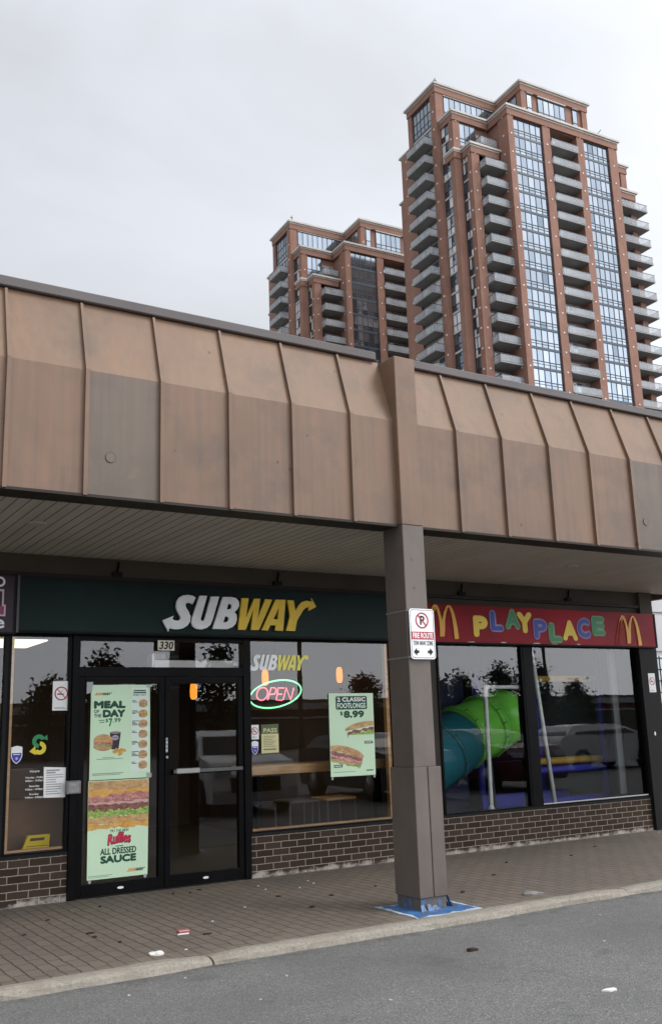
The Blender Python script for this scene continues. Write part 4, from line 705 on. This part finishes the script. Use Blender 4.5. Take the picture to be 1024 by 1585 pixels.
b=MB(); b.box(11.08,11.36,.42,.46,.48,2.86,pm('grey roller blind',(.34,.36,.365),.6,.05,1)); b.box(11.362,11.385,.42,2.4,.02,2.86,pm('grey side wall lining',(.22,.24,.245),.6,.05,1)); b.build('grey_blind',None,'pale grey hanging blind at the right end of the right play area window','blind',origin=(11.1,.44,1.6))
t_=thing('plastic_pipe_stand','upright white plastic pipe stand with an elbow behind the left play area window','pipe frame',(8.45,.17,.45))
b=MB(); b.tube([(8.40,.10,1.985),(8.375,.10,.62),(8.373,.10,.47)],.028,PPW,10); b.build('upright_pipe',t_)
b=MB(); b.tube([(8.40,.10,1.985),(9.12,.10,1.98)],.024,PPW,10); b.build('cross_pipe',t_)
b=MB(); b.tube([(8.40,.10,1.90),(8.40,.10,1.985),(8.475,.10,1.985)],.027,PPW,10); b.tube([(8.376,.10,.64),(8.377,.10,.72)],.026,PPW,10); b.tube([(8.373,.10,.456),(8.373,.10,.47),(8.373,.10,.52)],[.05,.045,.026],PPW,12); b.build('pipe_fitting',t_)
t_=thing('pipe','white plastic pipe leaning diagonally behind the right play area window','pipe',(9.52,.17,.46))
b=MB(); b.tube([(9.256,.10,2.45),(9.463,.10,.5)],.029,PPW,10); b.build('pipe_length',t_)
b=MB(); b.tube([(9.455,.10,.58),(9.466,.10,.475)],.028,PPW,10); b.build('pipe_fitting',t_)
b=MB(); b.poly([ell(11.35,1.305,.014,.028,12)],-.064,-.061,WHITE); b.build('doorbell',None,'small white oval button on the charcoal pilaster at the right end','button',origin=(11.35,-.062,1.3))
# ================================================================ NEIGHBOUR BUILDING on the right
t_=thing('neighbour_building','pale grey panelled building with a gridded window beyond the right end of the strip mall','building',(18,5,0))
PWH=pm('pale grey siding',(.46,.46,.47),.5,.08,.6)
b=MB(); b.box(12.0,30,2.06,12,0,5.2,PWH)
for z in (3.37,2.93,3.85,4.4): pass
b.build('wall',t_)
b=MB(); zz=[2.66,3.36,4.05,4.75]
for z in zz: b.box(12.0,30,2.02,2.058,z+.02,z+.66,PWH,.006)
b.build('siding',t_)
b=MB(); b.box(12.3,20,2.03,2.058,1.75,2.6,pm('glass block',(.50,.56,.60),.15,.1,6))
for k in range(40): b.box(12.3+k*.2,12.318+k*.2,2.02,2.03,1.75,2.6,CHAR)
for k in range(5): b.box(12.3,20,2.019,2.0295,1.75+k*.2,1.768+k*.2,CHAR)
b.build('gridded_window',t_)
b=MB(); b.box(12.0,20,2.01,2.056,0,1.7,pm('dark base wall',(.03,.035,.03),.7,.3)); b.build('base_wall',t_)
# ================================================================ LITTER and the paint patch
def blue_m():
    m,t,b=base('blue splashed paint'); c=ramp(t,noise(t,pos(t),9,6,.7),[(.42,(.09,.085,.075)),(.50,(.04,.14,.36)),(.7,(.07,.23,.50))]); t.links.new(c,b.inputs['Base Color']); b.inputs['Roughness'].default_value=.5; return m
BM=blue_m()
t_=thing('paint_patch','blue painted patch with a pale edge splashed around the foot of the column','paint patch',(5.25,-2.6,0))
def rag(P,amp,seed,per=7):
    rd=random.Random(seed); o=[]
    for i in range(len(P)):
        a,c=P[i],P[(i+1)%len(P)]
        for k in range(per): f=k/per; o.append((a[0]+(c[0]-a[0])*f+rd.uniform(-amp,amp),a[1]+(c[1]-a[1])*f+rd.uniform(-amp,amp)))
    return o
P0=[(4.97,-2.29),(4.93,-2.94),(5.62,-2.93),(5.63,-2.42)]
def flat(mb,P,z0,z1,m):
    T=tessellate_polygon([[Vector((x,y,0)) for x,y in P]]); mb.add([(x,y,z1) for x,y in P],[list(q) for q in T],m); n=len(P)
    mb.add([(x,y,z0) for x,y in P]+[(x,y,z1) for x,y in P],[(i,(i+1)%n,n+(i+1)%n,n+i) for i in range(n)],m)
b=MB(); flat(b,rag(P0,.012,1),.0005,.004,pm('pale paint edge',(.42,.50,.60),.6,.2,20)); b.build('paint_edge',t_)
b=MB(); flat(b,rag([(5.0,-2.32),(4.965,-2.92),(5.58,-2.905),(5.585,-2.46)],.022,2,10),.004,.007,BM); b.build('paint_sheet',t_)
rd=random.Random(11); b=MB()
for k in range(9):
    x=5.12+rd.random()*.29; h_=rd.uniform(.02,.06); w_=rd.uniform(.01,.03); b.add([(x-w_,-2.755-rd.uniform(0,.02),.008),(x+w_,-2.755-rd.uniform(0,.02),.008),(x+w_*.4,-2.738,h_),(x-w_*.5,-2.738,h_*.9)],[(0,1,2,3)],BM)
b.build('paint_splash',t_); b=MB()
for k in range(6):
    x=5.43+rd.random()*.015; y_=-2.7+k*.05; h_=rd.uniform(.04,.11); b.add([(x+.03,y_-.02,.008),(x+.03,y_+.03,.008),(x-.01,y_+.015,h_),(x-.01,y_-.015,h_)],[(0,1,2,3)],BM)
b.build('paint_splash',t_)
def scrap(name,label,cat,x,y,z,P,m,h_=.012,group=None,seed=0):
    rd=random.Random(seed); n=len(P); top=[(x+a,y+c,z+h_*rd.uniform(.3,1)) for a,c in P]; bot=[(x+a*.97,y+c*.97,z+.0008) for a,c in P]
    b=MB(); b.add(top+[(x,y,z+h_*1.1)],[(i,(i+1)%n,n) for i in range(n)],m); b.add(bot+top,[(i,(i+1)%n,n+(i+1)%n,n+i) for i in range(n)],m); return b.build(name,None,label,cat,group,origin=(x,y,z))
PAP=pm('white paper scrap',(.72,.71,.68),.6,.06,9)
scrap('crushed_lid','white crushed paper lid lying on the pavers near the kerb','litter',2.78,-2.74,.0,ell(0,0,.055,.06,14),PAP,.016,seed=1)
t_=thing('food_wrapper','red and white crumpled food wrapper lying on the pavers in front of the doors','litter',(3.235,-2.2,0))
b=MB(); b.add([(3.15,-2.235,.003),(3.24,-2.25,.003),(3.255,-2.225,.009),(3.175,-2.208,.008)],[(0,1,2,3)],PAP); b.build('white_fold',t_)
b=MB(); b.add([(3.18,-2.206,.009),(3.27,-2.226,.010),(3.31,-2.09,.014),(3.215,-2.07,.010)],[(0,1,2,3)],pm('wrapper red',(.40,.08,.09),.5,.3,40)); b.add([(3.2,-2.165,.0125),(3.275,-2.18,.0135),(3.283,-2.155,.0145),(3.21,-2.14,.0125)],[(0,1,2,3)],PAP); b.build('red_fold',t_)
scrap('plastic_bag','crumpled translucent white plastic scrap by the kerb right of the column','litter',6.38,-2.72,0,[(-.09,.015),(-.03,-.04),(.04,-.03),(.10,-.05),(.11,.0),(.02,.035),(-.015,.09),(-.05,.04)],pm('cloudy plastic',(.22,.215,.21),.3),.03,seed=4)
scrap('paper_scrap','white torn paper scrap lying on the grey asphalt','litter',4.62,-5.24,-.05,[(-.04,.01),(-.01,-.03),(.05,-.03),(.06,.0),(.01,.02)],PAP,.012,seed=5)
scrap('bark_chunk','small dark brown chunk of bark lying on the asphalt','litter',4.685,-3.92,-.05,[(-.045,.012),(-.03,-.018),(.04,-.018),(.048,.012)],pm('wet bark',(.035,.022,.014),.7,.3,40),.024,seed=6)
LEAF=pm('wet leaf',(.025,.018,.013),.6,.3,40); rd=random.Random(21)
LP=[(2.71,-2.18),(2.64,-1.69),(2.53,-.89),(2.62,-1.86),(3.1,-.55),(3.35,-2.35),(3.9,-.35),(4.2,-.30),(4.05,-.42),(4.6,-1.2),(5.0,-1.5),(5.6,-1.35),(4.55,-1.9),(6.2,-.9),(6.9,-1.6),(7.6,-1.0),(8.5,-1.1),(6.0,-2.2),(9.3,-.7),(2.2,-1.4)]
for k,(x,y_) in enumerate(LP):
    P=[(a*rd.uniform(.6,1.2),c*rd.uniform(.6,1.2)) for a,c in ell(0,0,rd.uniform(.014,.036),rd.uniform(.012,.026),8)]
    scrap('wet_leaf','small dark wet leaf lying flat on the brown pavers','leaf',x,y_,0,P,LEAF,.012,'wet leaves on the pavers',seed=k)
CH=pm('pale pebble',(.42,.40,.37),.8)
PB_=[(5.0,-.9),(5.25,-.75),(5.3,-.55),(4.75,-.5),(4.7,-.75),(3.6,-1.9),(11.0,-.25),(3.0,-2.75),(1.9,-1.6),(4.1,-1.5)]
for k,(x,y_) in enumerate(PB_):
    scrap('white_scrap','tiny pale scrap of paper lying on the brown pavers','litter',x,y_,0,[(a*rd.uniform(.6,1.2),c*rd.uniform(.6,1.2)) for a,c in ell(0,0,.014,.01,7)],CH,.008,'pale scraps on the pavers',seed=k+40)
RP=[(2.3,-3.5),(2.75,-3.32),(3.3,-3.7),(3.5,-4.6),(5.6,-4.3),(6.3,-3.6),(2.9,-4.1)]
for k,(x,y_) in enumerate(RP):
    scrap('white_scrap','tiny pale scrap of paper lying on the grey asphalt','litter',x,y_,-.05,[(a*rd.uniform(.6,1.2),c*rd.uniform(.6,1.2)) for a,c in ell(0,0,.013,.009,7)],CH,.008,'pale scraps on the asphalt',seed=k+60)
# ================================================================ APARTMENT TOWERS
FL=2.95
def tower(ox,oy,hz,label,nf,glassm,rz=R(-3.5),right=True):
    """symmetrical stepped slab tower; local a runs along its front, b into it, z from the main cornice downwards"""
    T=bpy.data.objects.new('apartment_tower',None); COL.objects.link(T); T.location=(ox,oy,0); T.rotation_euler=(0,0,rz); T['label']=label; T['category']='tower'; T['group']='red brick apartment towers'; WL[T.name]=Vector()
    Z=lambda z:hz+z
    rnd=random.Random(int(hz*10))
    def B(mb,a0,a1,b0,b1,z0,z1,m,bev=0): mb.box(a0,a1,b0,b1,Z(z0) if z0>-900 else 0,Z(z1),m,bev)
    GD=-999
    W_,D=21.1,22.4; H1,H3=6.3,-6.3
    # solid bodies
    def wall(rects,m=TB):
        b=MB()
        for r in rects: B(b,*r,m)
        return b.build('wall',T)
    DKW=pm('shadowed recess wall',(.24,.22,.21),.7,.2)
    def cornice(par,a0,a1,b0,b1,z,o=.42):
        b=MB(); B(b,a0-o,a1+o,b0-o,b1+o,z-.32,z,STONE); B(b,a0-.2,a1+.2,b0-.2,b1+.2,z-.55,z-.321,STONE); B(b,a0-.12,a1+.12,b0-.12,b1+.12,z-1.5,z-.551,TB); b.build('cornice',par)
    w=wall([(.3,W_-.3,1.9,D-.3,GD,-.4),(1.0,6.5,.35,1.9,GD,-1.6),(14.3,19.5,.35,1.9,GD,-1.6),(.3,W_-.3,.3,1.9,-1.6,-.4)]); cornice(w,0,W_,0,D,0)
    w=wall([(-6.1,0.3,5.0,17.4,GD,-.4),(-5.2,.2,4.62,5.0,GD,-6.0)]); cornice(w,-6.4,-.45,4.5,17.9,0)
    w=wall([(W_-.3,27.2,5.0,17.4,GD,-.4),(W_+.2,26.2,4.62,5.0,GD,-6)]); cornice(w,W_+.45,27.5,4.5,17.9,0)
    w=wall([(-6.6,27.7,7.9,14.5,GD,H1-.4),(-6.75,-6.6,7.6,8.9,GD,H1-.5),(-6.75,-6.6,14.0,14.9,GD,H1-.5),(-6.75,4.3,7.6,7.9,4.85,H1-.5),(-6.75,4.3,7.6,7.9,-1,1.0)]); cornice(w,-7,28.1,7.5,14.9,H1,.45)
    w=wall([(4.5,17.0,1.9,20.6,-.6,H1-.4)]); cornice(w,4.3,17.2,1.6,20.8,H1,.45)
    w=wall([(-4.9,.2,3.55,4.6,GD,H3-.4),(-4.9,-.0,18.0,20.0,GD,H3-.4),(-4.9,-.2,2.5,3.55,H3-1.5,H3-.5)]); cornice(w,-5.2,-.45,2.2,4.1,H3); cornice(w,-6.55,-5.6,4.35,6.4,H3,.3); cornice(w,-5.2,-.45,18.2,20.2,H3)
    w=wall([(W_-.2,26.0,3.55,4.6,GD,H3-.4),(W_+.2,26.0,2.5,3.55,H3-1.5,H3-.5)]); cornice(w,W_+.45,26.3,2.2,4.1,H3)
    # pillars with little lamps at every floor
    def pillar(a0,a1,b0,b1,zt,dots='f'):
        b=MB(); B(b,a0,a1,b0,b1,GD,zt,TB)
        LP_=pm('pillar lamp',(.75,.72,.70),.5)
        for k in range(nf):
            z=zt-1.0-k*FL
            if 'f' in dots: am=(a0+a1)/2; B(b,am-.1,am+.1,b0-.05,b0,z-.1,z+.1,LP_)
            if 'l' in dots: bm=(b0+b1)/2; B(b,a0-.05,a0,bm-.12,bm+.12,z-.12,z+.12,LP_)
        b.build('pillar',T)
    pillar(0,1.07,0,2.2,-.5,'fl'); pillar(6.44,7.86,0,2.0,-.5); pillar(13.03,14.38,0,2.0,-.5); pillar(19.43,W_,0,2.2,-.5)
    pillar(-6.4,-5.2,4.5,5.6,-.5,'fl'); pillar(-7,-5.6,7.5,8.9,H1-.5,'l'); pillar(-7,-6.3,14.0,14.95,H1-.5,''); pillar(-5.2,-3.85,2.2,3.2,H3-.5,'fl'); pillar(-6.55,-5.5,4.35,5.4,H3-.5,'')
    pillar(26.3,27.5,4.5,5.6,-.5,''); pillar(25.2,26.3,2.2,3.4,H3-.5,''); pillar(4.3,5.3,1.6,2.6,H1-.5,'f'); pillar(16.2,17.2,1.6,2.6,H1-.5,'')
    pillar(-6.6,-5.9,15.2,17.9,-.5,'l'); pillar(-5.5,-4.8,18.2,20.2,H3-.5,'l')
    # windows
    def win(a0,a1,b0,b1,z0,z1,nx,rail=.32,gm=TG,band=.32,bm=SPAN):
        """glazing standing in the plane from (a0,b0) to (a1,b1)"""
        b=MB(); d=Vector((a1-a0,b1-b0,0)); Ln=d.length; d.normalize(); n=Vector((d.y,-d.x,0)) 
        def P(s,z,o): q=Vector((a0,b0,0))+d*s+n*o; return (q.x,q.y,Z(z))
        def slab(s0,s1,za,zb,o,th,m): v=[P(s0,za,o),P(s1,za,o),P(s1,zb,o),P(s0,zb,o),P(s0,za,o-th),P(s1,za,o-th),P(s1,zb,o-th),P(s0,zb,o-th)]; b.add(v,[(0,1,2,3),(7,6,5,4),(0,4,5,1),(1,5,6,2),(2,6,7,3),(3,7,4,0)],m)
        slab(0,Ln,z0,z0+band,.03,.2,bm); h=z1-z0-band; zr=z0+band+h*rail
        for k in range(nx):
            for za,zb in ((z0+band,zr),(zr,z1)):
                q=rnd.random(); mm=gm if gm is not TG else TGS[min(5,int(rnd.triangular(0,6,1.6)))]
                if gm is MATS['pale tower glass']: mm=CURT if q<.5 else (TGS[5] if q<.8 else TGS[1])
                elif gm is TGD: mm=TGS[5] if q<.55 else (TGD if q<.8 else TGS[1])
                slab(Ln*k/nx,Ln*(k+1)/nx,za,zb,0,.05,mm)
        for k in range(nx+1): s=Ln*k/nx; slab(max(0,s-.055),min(Ln,s+.055),z0+band,z1,.05,.06,FRAME)
        slab(0,Ln,zr-.05,zr+.05,.055,.06,FRAME); slab(0,Ln,z1-.08,z1,.055,.06,FRAME)
        if rail>.2 and nx>2: slab(0,Ln,z0+band+h*.16,z0+band+h*.16+.05,.055,.06,FRAME)
        return b.build('window',T)
    for k in range(nf):
        z1=-1.6-k*FL; z0=z1-FL
        win(1.07,6.44,.30,.30,z0,z1,5,gm=glassm(k)); win(14.38,19.43,.30,.30,z0,z1,5,gm=TG)
    for k in range(nf):
        z1=-1.3-k*FL; win(-6.3,-6.3,7.45,5.6,z1-FL,z1,2,.35,gm=MATS['pale tower glass'],bm=STONE)
        if k>1: win(-5.1,-5.1,4.4,3.2,H3+.6-(k-1)*FL-.0,H3+.6-(k-2)*FL-.9 if k==2 else H3+.6-(k-2)*FL,2,.35,gm=MATS['pale tower glass'],bm=STONE)
    win(-5.2,-2.4,4.6,4.6,-5.6,-1.7,3); 
    win(-5.4,3.7,7.65,7.65,.6,4.6,9,.3); win(-6.72,-6.72,13.9,9.0,.2,5.0,5,.5); win(-6.72,-6.72,13.9,9.0,-3.2,.15,4,.3)
    win(5.5,6.5,1.75,1.75,.8,4.7,1,.35); win(7.6,12.9,1.75,1.75,.6,4.6,5,.35); win(14.4,15.4,1.75,1.75,.8,4.7,1,.35); win(4.4,4.4,6.5,2.8,.6,4.6,3,.35)
    for r_ in ((-5.5,3.8,7.5,7.58,4.62,4.85),(5.4,6.6,1.5,1.7,4.72,4.9),(7.5,13.0,1.5,1.7,4.62,4.8),(14.3,15.5,1.5,1.7,4.72,4.9),(-6.85,-6.6,8.9,14.0,5.02,5.25)):
        b=MB(); B(b,*r_,STONE); b.build('lintel',T)
    # balconies
    def balcony(a0,a1,b0,b1,z,sides,door):
        b=MB(); B(b,a0,a1,b0,b1,z-.2,z,CONC); o=b.build('balcony',T)
        r=MB(); h_=1.0
        if 'f' in sides: B(r,a0+.04,a1-.04,b0+.02,b0+.07,z+.05,z+h_,RG); B(r,a0,a1,b0+.0,b0+.09,z+h_,z+h_+.06,FRAME)
        if 'l' in sides: B(r,a0+.02,a0+.07,b0+.1,b1,z+.05,z+h_,RG); B(r,a0,a0+.09,b0+.1,b1,z+h_,z+h_+.06,FRAME)
        if 'r' in sides: B(r,a1-.07,a1-.02,b0+.1,b1,z+.05,z+h_,RG); B(r,a1-.09,a1,b0+.1,b1,z+h_,z+h_+.06,FRAME)
        for q in range(5):
            xq=a0+.1+(a1-a0-.25)*q/4
            if 'f' in sides: B(r,xq,xq+.06,b0+.071,b0+.1,z,z+h_,FRAME)
            yq=b0+.2+(b1-b0-.3)*q/4
            if 'l' in sides: B(r,a0+.071,a0+.1,yq,yq+.06,z,z+h_,FRAME)
        r.build('railing',o)
        g=MB()
        if door[0]=='f':
            _,x0,x1,yb=door; B(g,x0,x1,yb-.06,yb,z,z+2.55,DKW); xm=x0+(x1-x0)*.12; 
            for q in range(3): xa=xm+(x1-xm)*.62*q/3; B(g,xa,xa+(x1-xm)*.62/3-.1,yb-.09,yb-.061,z+.1,z+2.3,CURT if q==1 or rnd.random()<.5 else TGS[rnd.randrange(3)])
        else:
            _,y0,y1,xb=door; B(g,xb-.06,xb,y0,y1,z,z+2.6,DKW)
            for q in range(3): ya=y0+(y1-y0)*(.1+.3*q); B(g,xb-.09,xb-.061,ya,ya+(y1-y0)*.26,z+.1,z+2.3,CURT if rnd.random()<.65 else TGS[rnd.randrange(3)])
        g.build('glass_door',o)
    for k in range(nf):
        z=-1.6-FL*(k+1)+.25
        balcony(7.86,13.03,-.25,1.9,z,'f',('f',7.9,13.0,1.9))
    for k in range(nf-2):
        z=H3-1.5-2.2-FL*k
        balcony(-3.85,-.02,.75,3.5,z,'fl',('f',-3.8,0,3.55))
        balcony(W_+.02,27.4,.9,3.5,z,'fr',('f',W_+.2,25.1,3.55))
    balcony(-3.0,-.05,2.6,4.6,-5.3,'fl',('f',-2.3,0,4.62))
    for k in range(nf):
        z=-3.2-FL*k
        balcony(-8.5,-6.6,8.75,13.6,z,'lf',('l',9.0,13.9,-6.6)) if k==0 else balcony(-8.5,-6.6,8.9,13.8,z,'lf',('l',9.0,13.9,-6.6))
    balcony(27.1,28.6,4.2,6.5,-6.2,'fr',('f',27.1,27.2,5.0))
    b=MB(); b.tube([(17.6,1.2,Z(.2)),(18.0,1.2,Z(.5)),(19.2,.9,Z(2.0))],.06,FRAME,5); b.tube([(18.0,1.2,Z(0)),(18.0,1.2,Z(.6))],.08,FRAME,5); b.build('roof_davit',T)
    b=MB(); b.tube([(-6.2,8.3,Z(H1)),(-6.2,8.3,Z(H1+1.6))],.07,FRAME,5); b.tube([(-6.5,8.3,Z(H1+1.2)),(-5.9,8.3,Z(H1+1.2))],.06,FRAME,5); b.build('roof_mast',T)
    return T
tower(88.56,80.80,88.48,'taller nearer red brick apartment tower with pale cornices rising above the canopy on the right',17,lambda k:TG)
tower(86.6,121.3,85.5,'shorter looking farther red brick apartment tower left of the taller one',16,lambda k:TG if k<3 else TGD)  # lower bay panes coloured darker to paint in the nearer tower's reflection
# ================================================================ ACROSS THE CAR PARK (mirrored in the shop glass)
def car(x,y,rz,paint,label,suv=True):
    t_=thing('parked_car',label,'car',(x,y,-.05),rz=rz,local=True); t_['group']='cars parked facing the shops'
    Ls=2.3; H=1.62 if suv else 1.45
    prof=[(-2.3,.45),(-2.28,.95),(-2.15,1.08),(-1.95,1.12),(-1.55,H-.05),(-.9,H),(.35,H-.03),(.75,H-.12),(1.3,1.10),(2.0,1.0),(2.22,.82),(2.3,.5),(2.2,.25),(-2.2,.25)]
    P=pm(*paint); b=MB(); n=len(prof); ws=[.86,.9,.9,.88,.72,.68,.68,.70,.86,.86,.84,.86,.84,.84]
    for s_ in (-1,1): b.add([(q[0],s_*w_,q[1]) for q,w_ in zip(prof,ws)],[list(range(n)) if s_<0 else list(range(n-1,-1,-1))],P)
    b.add([(q[0],s_*w_,q[1]) for s_ in (-1,1) for q,w_ in zip(prof,ws)],[(i,n+i,n+(i+1)%n,(i+1)%n) for i in range(n)],P); b.build('body',t_)
    DG=pm('car glass',(.015,.017,.02),.08); g=MB()
    for s_ in (-1,1): g.add([(-1.65,s_*.885,1.13),(1.05,s_*.885,1.13),(.62,s_*.735,H-.14),(-1.4,s_*.735,H-.12)],[(0,1,2,3)],DG)
    g.add([(1.26,-.78,1.13),(1.26,.78,1.13),(.79,.66,H-.13),(.79,-.66,H-.13)],[(0,1,2,3)],DG); g.add([(-1.97,-.78,1.14),(-1.97,.78,1.14),(-1.6,.66,H-.12),(-1.6,-.66,H-.12)],[(0,1,2,3)],DG); g.build('side_glass',t_)
    TY=pm('tyre rubber',(.02,.02,.02),.8)
    for sx_ in (-1.4,1.42):
        for s_ in (-1,1):
            b=MB(); b.tube([(sx_,s_*.72,.34),(sx_,s_*.92,.34)],.34,TY,20); o=b.build('wheel',t_); b=MB(); b.tube([(sx_,s_*.90,.34),(sx_,s_*.93,.34)],.21,ALU,14); b.build('rim',o)
    for s_ in (-1,1): b=MB(); b.box(2.12,2.27,s_*.5,s_*.8,.78,.9,pm('lamp lens',(.6,.62,.65),.15)); b.build('headlight',t_)
    b=MB(); b.box(2.22,2.31,-.5,.5,.45,.72,BLACK); b.build('grille',t_)
    return t_
WP=('white car paint',(.85,.86,.87),.2); GP=('grey car paint',(.07,.075,.08),.25); RP_=('maroon car paint',(.12,.02,.025),.25)
car(9.2,-9.6,R(100),WP,'white sport utility car parked facing the shop doors',True)
car(24.8,-13.9,R(2),WP,'white hatchback parked side on, mirrored in the right play area window',False)
car(13.2,-9.8,R(95),GP,'dark grey car parked to the right of the white sport utility car',False)
car(16.5,-9.9,R(92),RP_,'maroon car parked at the end of the row of cars',False)
t_=thing('far_strip_mall','long low shop row with a white roof band across the car park','building',(45,-62,0))
b=MB(); b.box(-40,140,-72,-62,0,4.0,pm('far mall wall',(.16,.14,.13),.8,.3,.3)); b.build('wall',t_)
b=MB(); b.box(-40,140,-62.8,-61.9,2.6,3.15,pm('maroon band',(.12,.03,.03),.6)); b.box(-40,140,-63,-61.8,3.17,3.7,pm('white roof band',(.6,.6,.6),.6)); b.box(-40,140,-62.9,-61.85,2.45,2.59,pm('white roof band',(.6,.6,.6),.6)); b.build('roof_band',t_)
def tree_mesh(seed,h_,wd):
    rd=random.Random(seed); tr=MB(); BK=pm('tree bark',(.05,.038,.028),.9,.2); LF=pm('dark conifer leaf',(.045,.065,.035),.8,.35,.8)
    tr.tube([(0,0,0),(.1,0,h_*.5),(.05,.05,h_*.95)],[.28,.17,.04],BK,7); cr=MB()
    for k in range(26):
        z=h_*(.2+.72*k/26); a=rd.uniform(0,6.28); l_=wd*(1-.75*(k/26))*rd.uniform(.6,1.1); e=(math.cos(a)*l_,math.sin(a)*l_,z+rd.uniform(-.3,.5)); tr.tube([(.05,0,z),e],[.06,.015],BK,4)
        for j in range(90):
            f=rd.uniform(.25,1.1); c=Vector((e[0]*f,e[1]*f,z+(e[2]-z)*f))+Vector((rd.gauss(0,.4),rd.gauss(0,.4),rd.gauss(0,.35))); s=rd.uniform(.08,.26); u=Vector((rd.gauss(0,1),rd.gauss(0,1),rd.gauss(0,.6))).normalized(); v=u.orthogonal().normalized(); c.z=max(c.z,.5); cr.add([c-u*s,c+v*s*.5,c+u*s,c-v*s*.5],[(0,1,2,3)],LF)
    return tr,cr
for k,(x,y_,h_,wd,lab) in enumerate(((64,-58,7.4,3.0,'tallest dark tree standing across the car park'),(60,-58,6.8,2.8,'dark bushy tree just left of the tallest one across the car park'),(56,-58.5,6.0,2.6,'dark tree third from the tallest in the row across the car park'),(52.5,-58,5.4,2.6,'smaller dark tree at the near end of the dense tree row'),(45,-58,5.9,2.3,'dark pointed tree standing alone across the car park'),(69,-58,5.2,2.2,'small dark tree before the white far shop row'),(26,-58,5.2,2.4,'low dark tree opposite the shop doors'),(19,-58,5.6,2.2,'low dark tree opposite the left shop window'),(31.5,-57,8.2,2.6,'tall thin dark tree opposite the shop doors'),(22.5,-57.5,7.6,2.4,'tall dark tree between the two low ones opposite the doors'))):
    tr,cr=tree_mesh(k,h_,wd); t_=thing('conifer_tree',lab,'tree',(x,y_,-.05),'trees across the car park',local=True); tr.build('trunk',t_); cr.build('crown',t_)
for k,(x,y_,lab) in enumerate(((28.6,-40,'wooden utility pole with cables at the near side of the car park'),(49,-41,'wooden utility pole with cables at the far side of the car park'))):
    t_=thing('utility_pole',lab,'utility pole',(x,y_,-.05)); b=MB(); b.tube([(x,y_,-.05),(x,y_,11)],[.16,.11],pm('pole wood',(.09,.07,.055),.9),8); b.build('post',t_); b=MB(); b.box(x-1.2,x+1.2,y_-.06,y_+.06,9.9,10.05,pm('pole wood',(.09,.07,.055),.9)); b.build('cross_arm',t_)
    b=MB()
    for j,(dx,dz) in enumerate(((-1,10.1),(0,9.2),(1,10.1),(.3,8.1))): b.tube([(x+dx-60+12*i,y_+3-.5*i,dz+.0032*((i-5)*12)**2*.12) for i in range(11)],.018,BLACK,4)
    b.build('cable',t_)
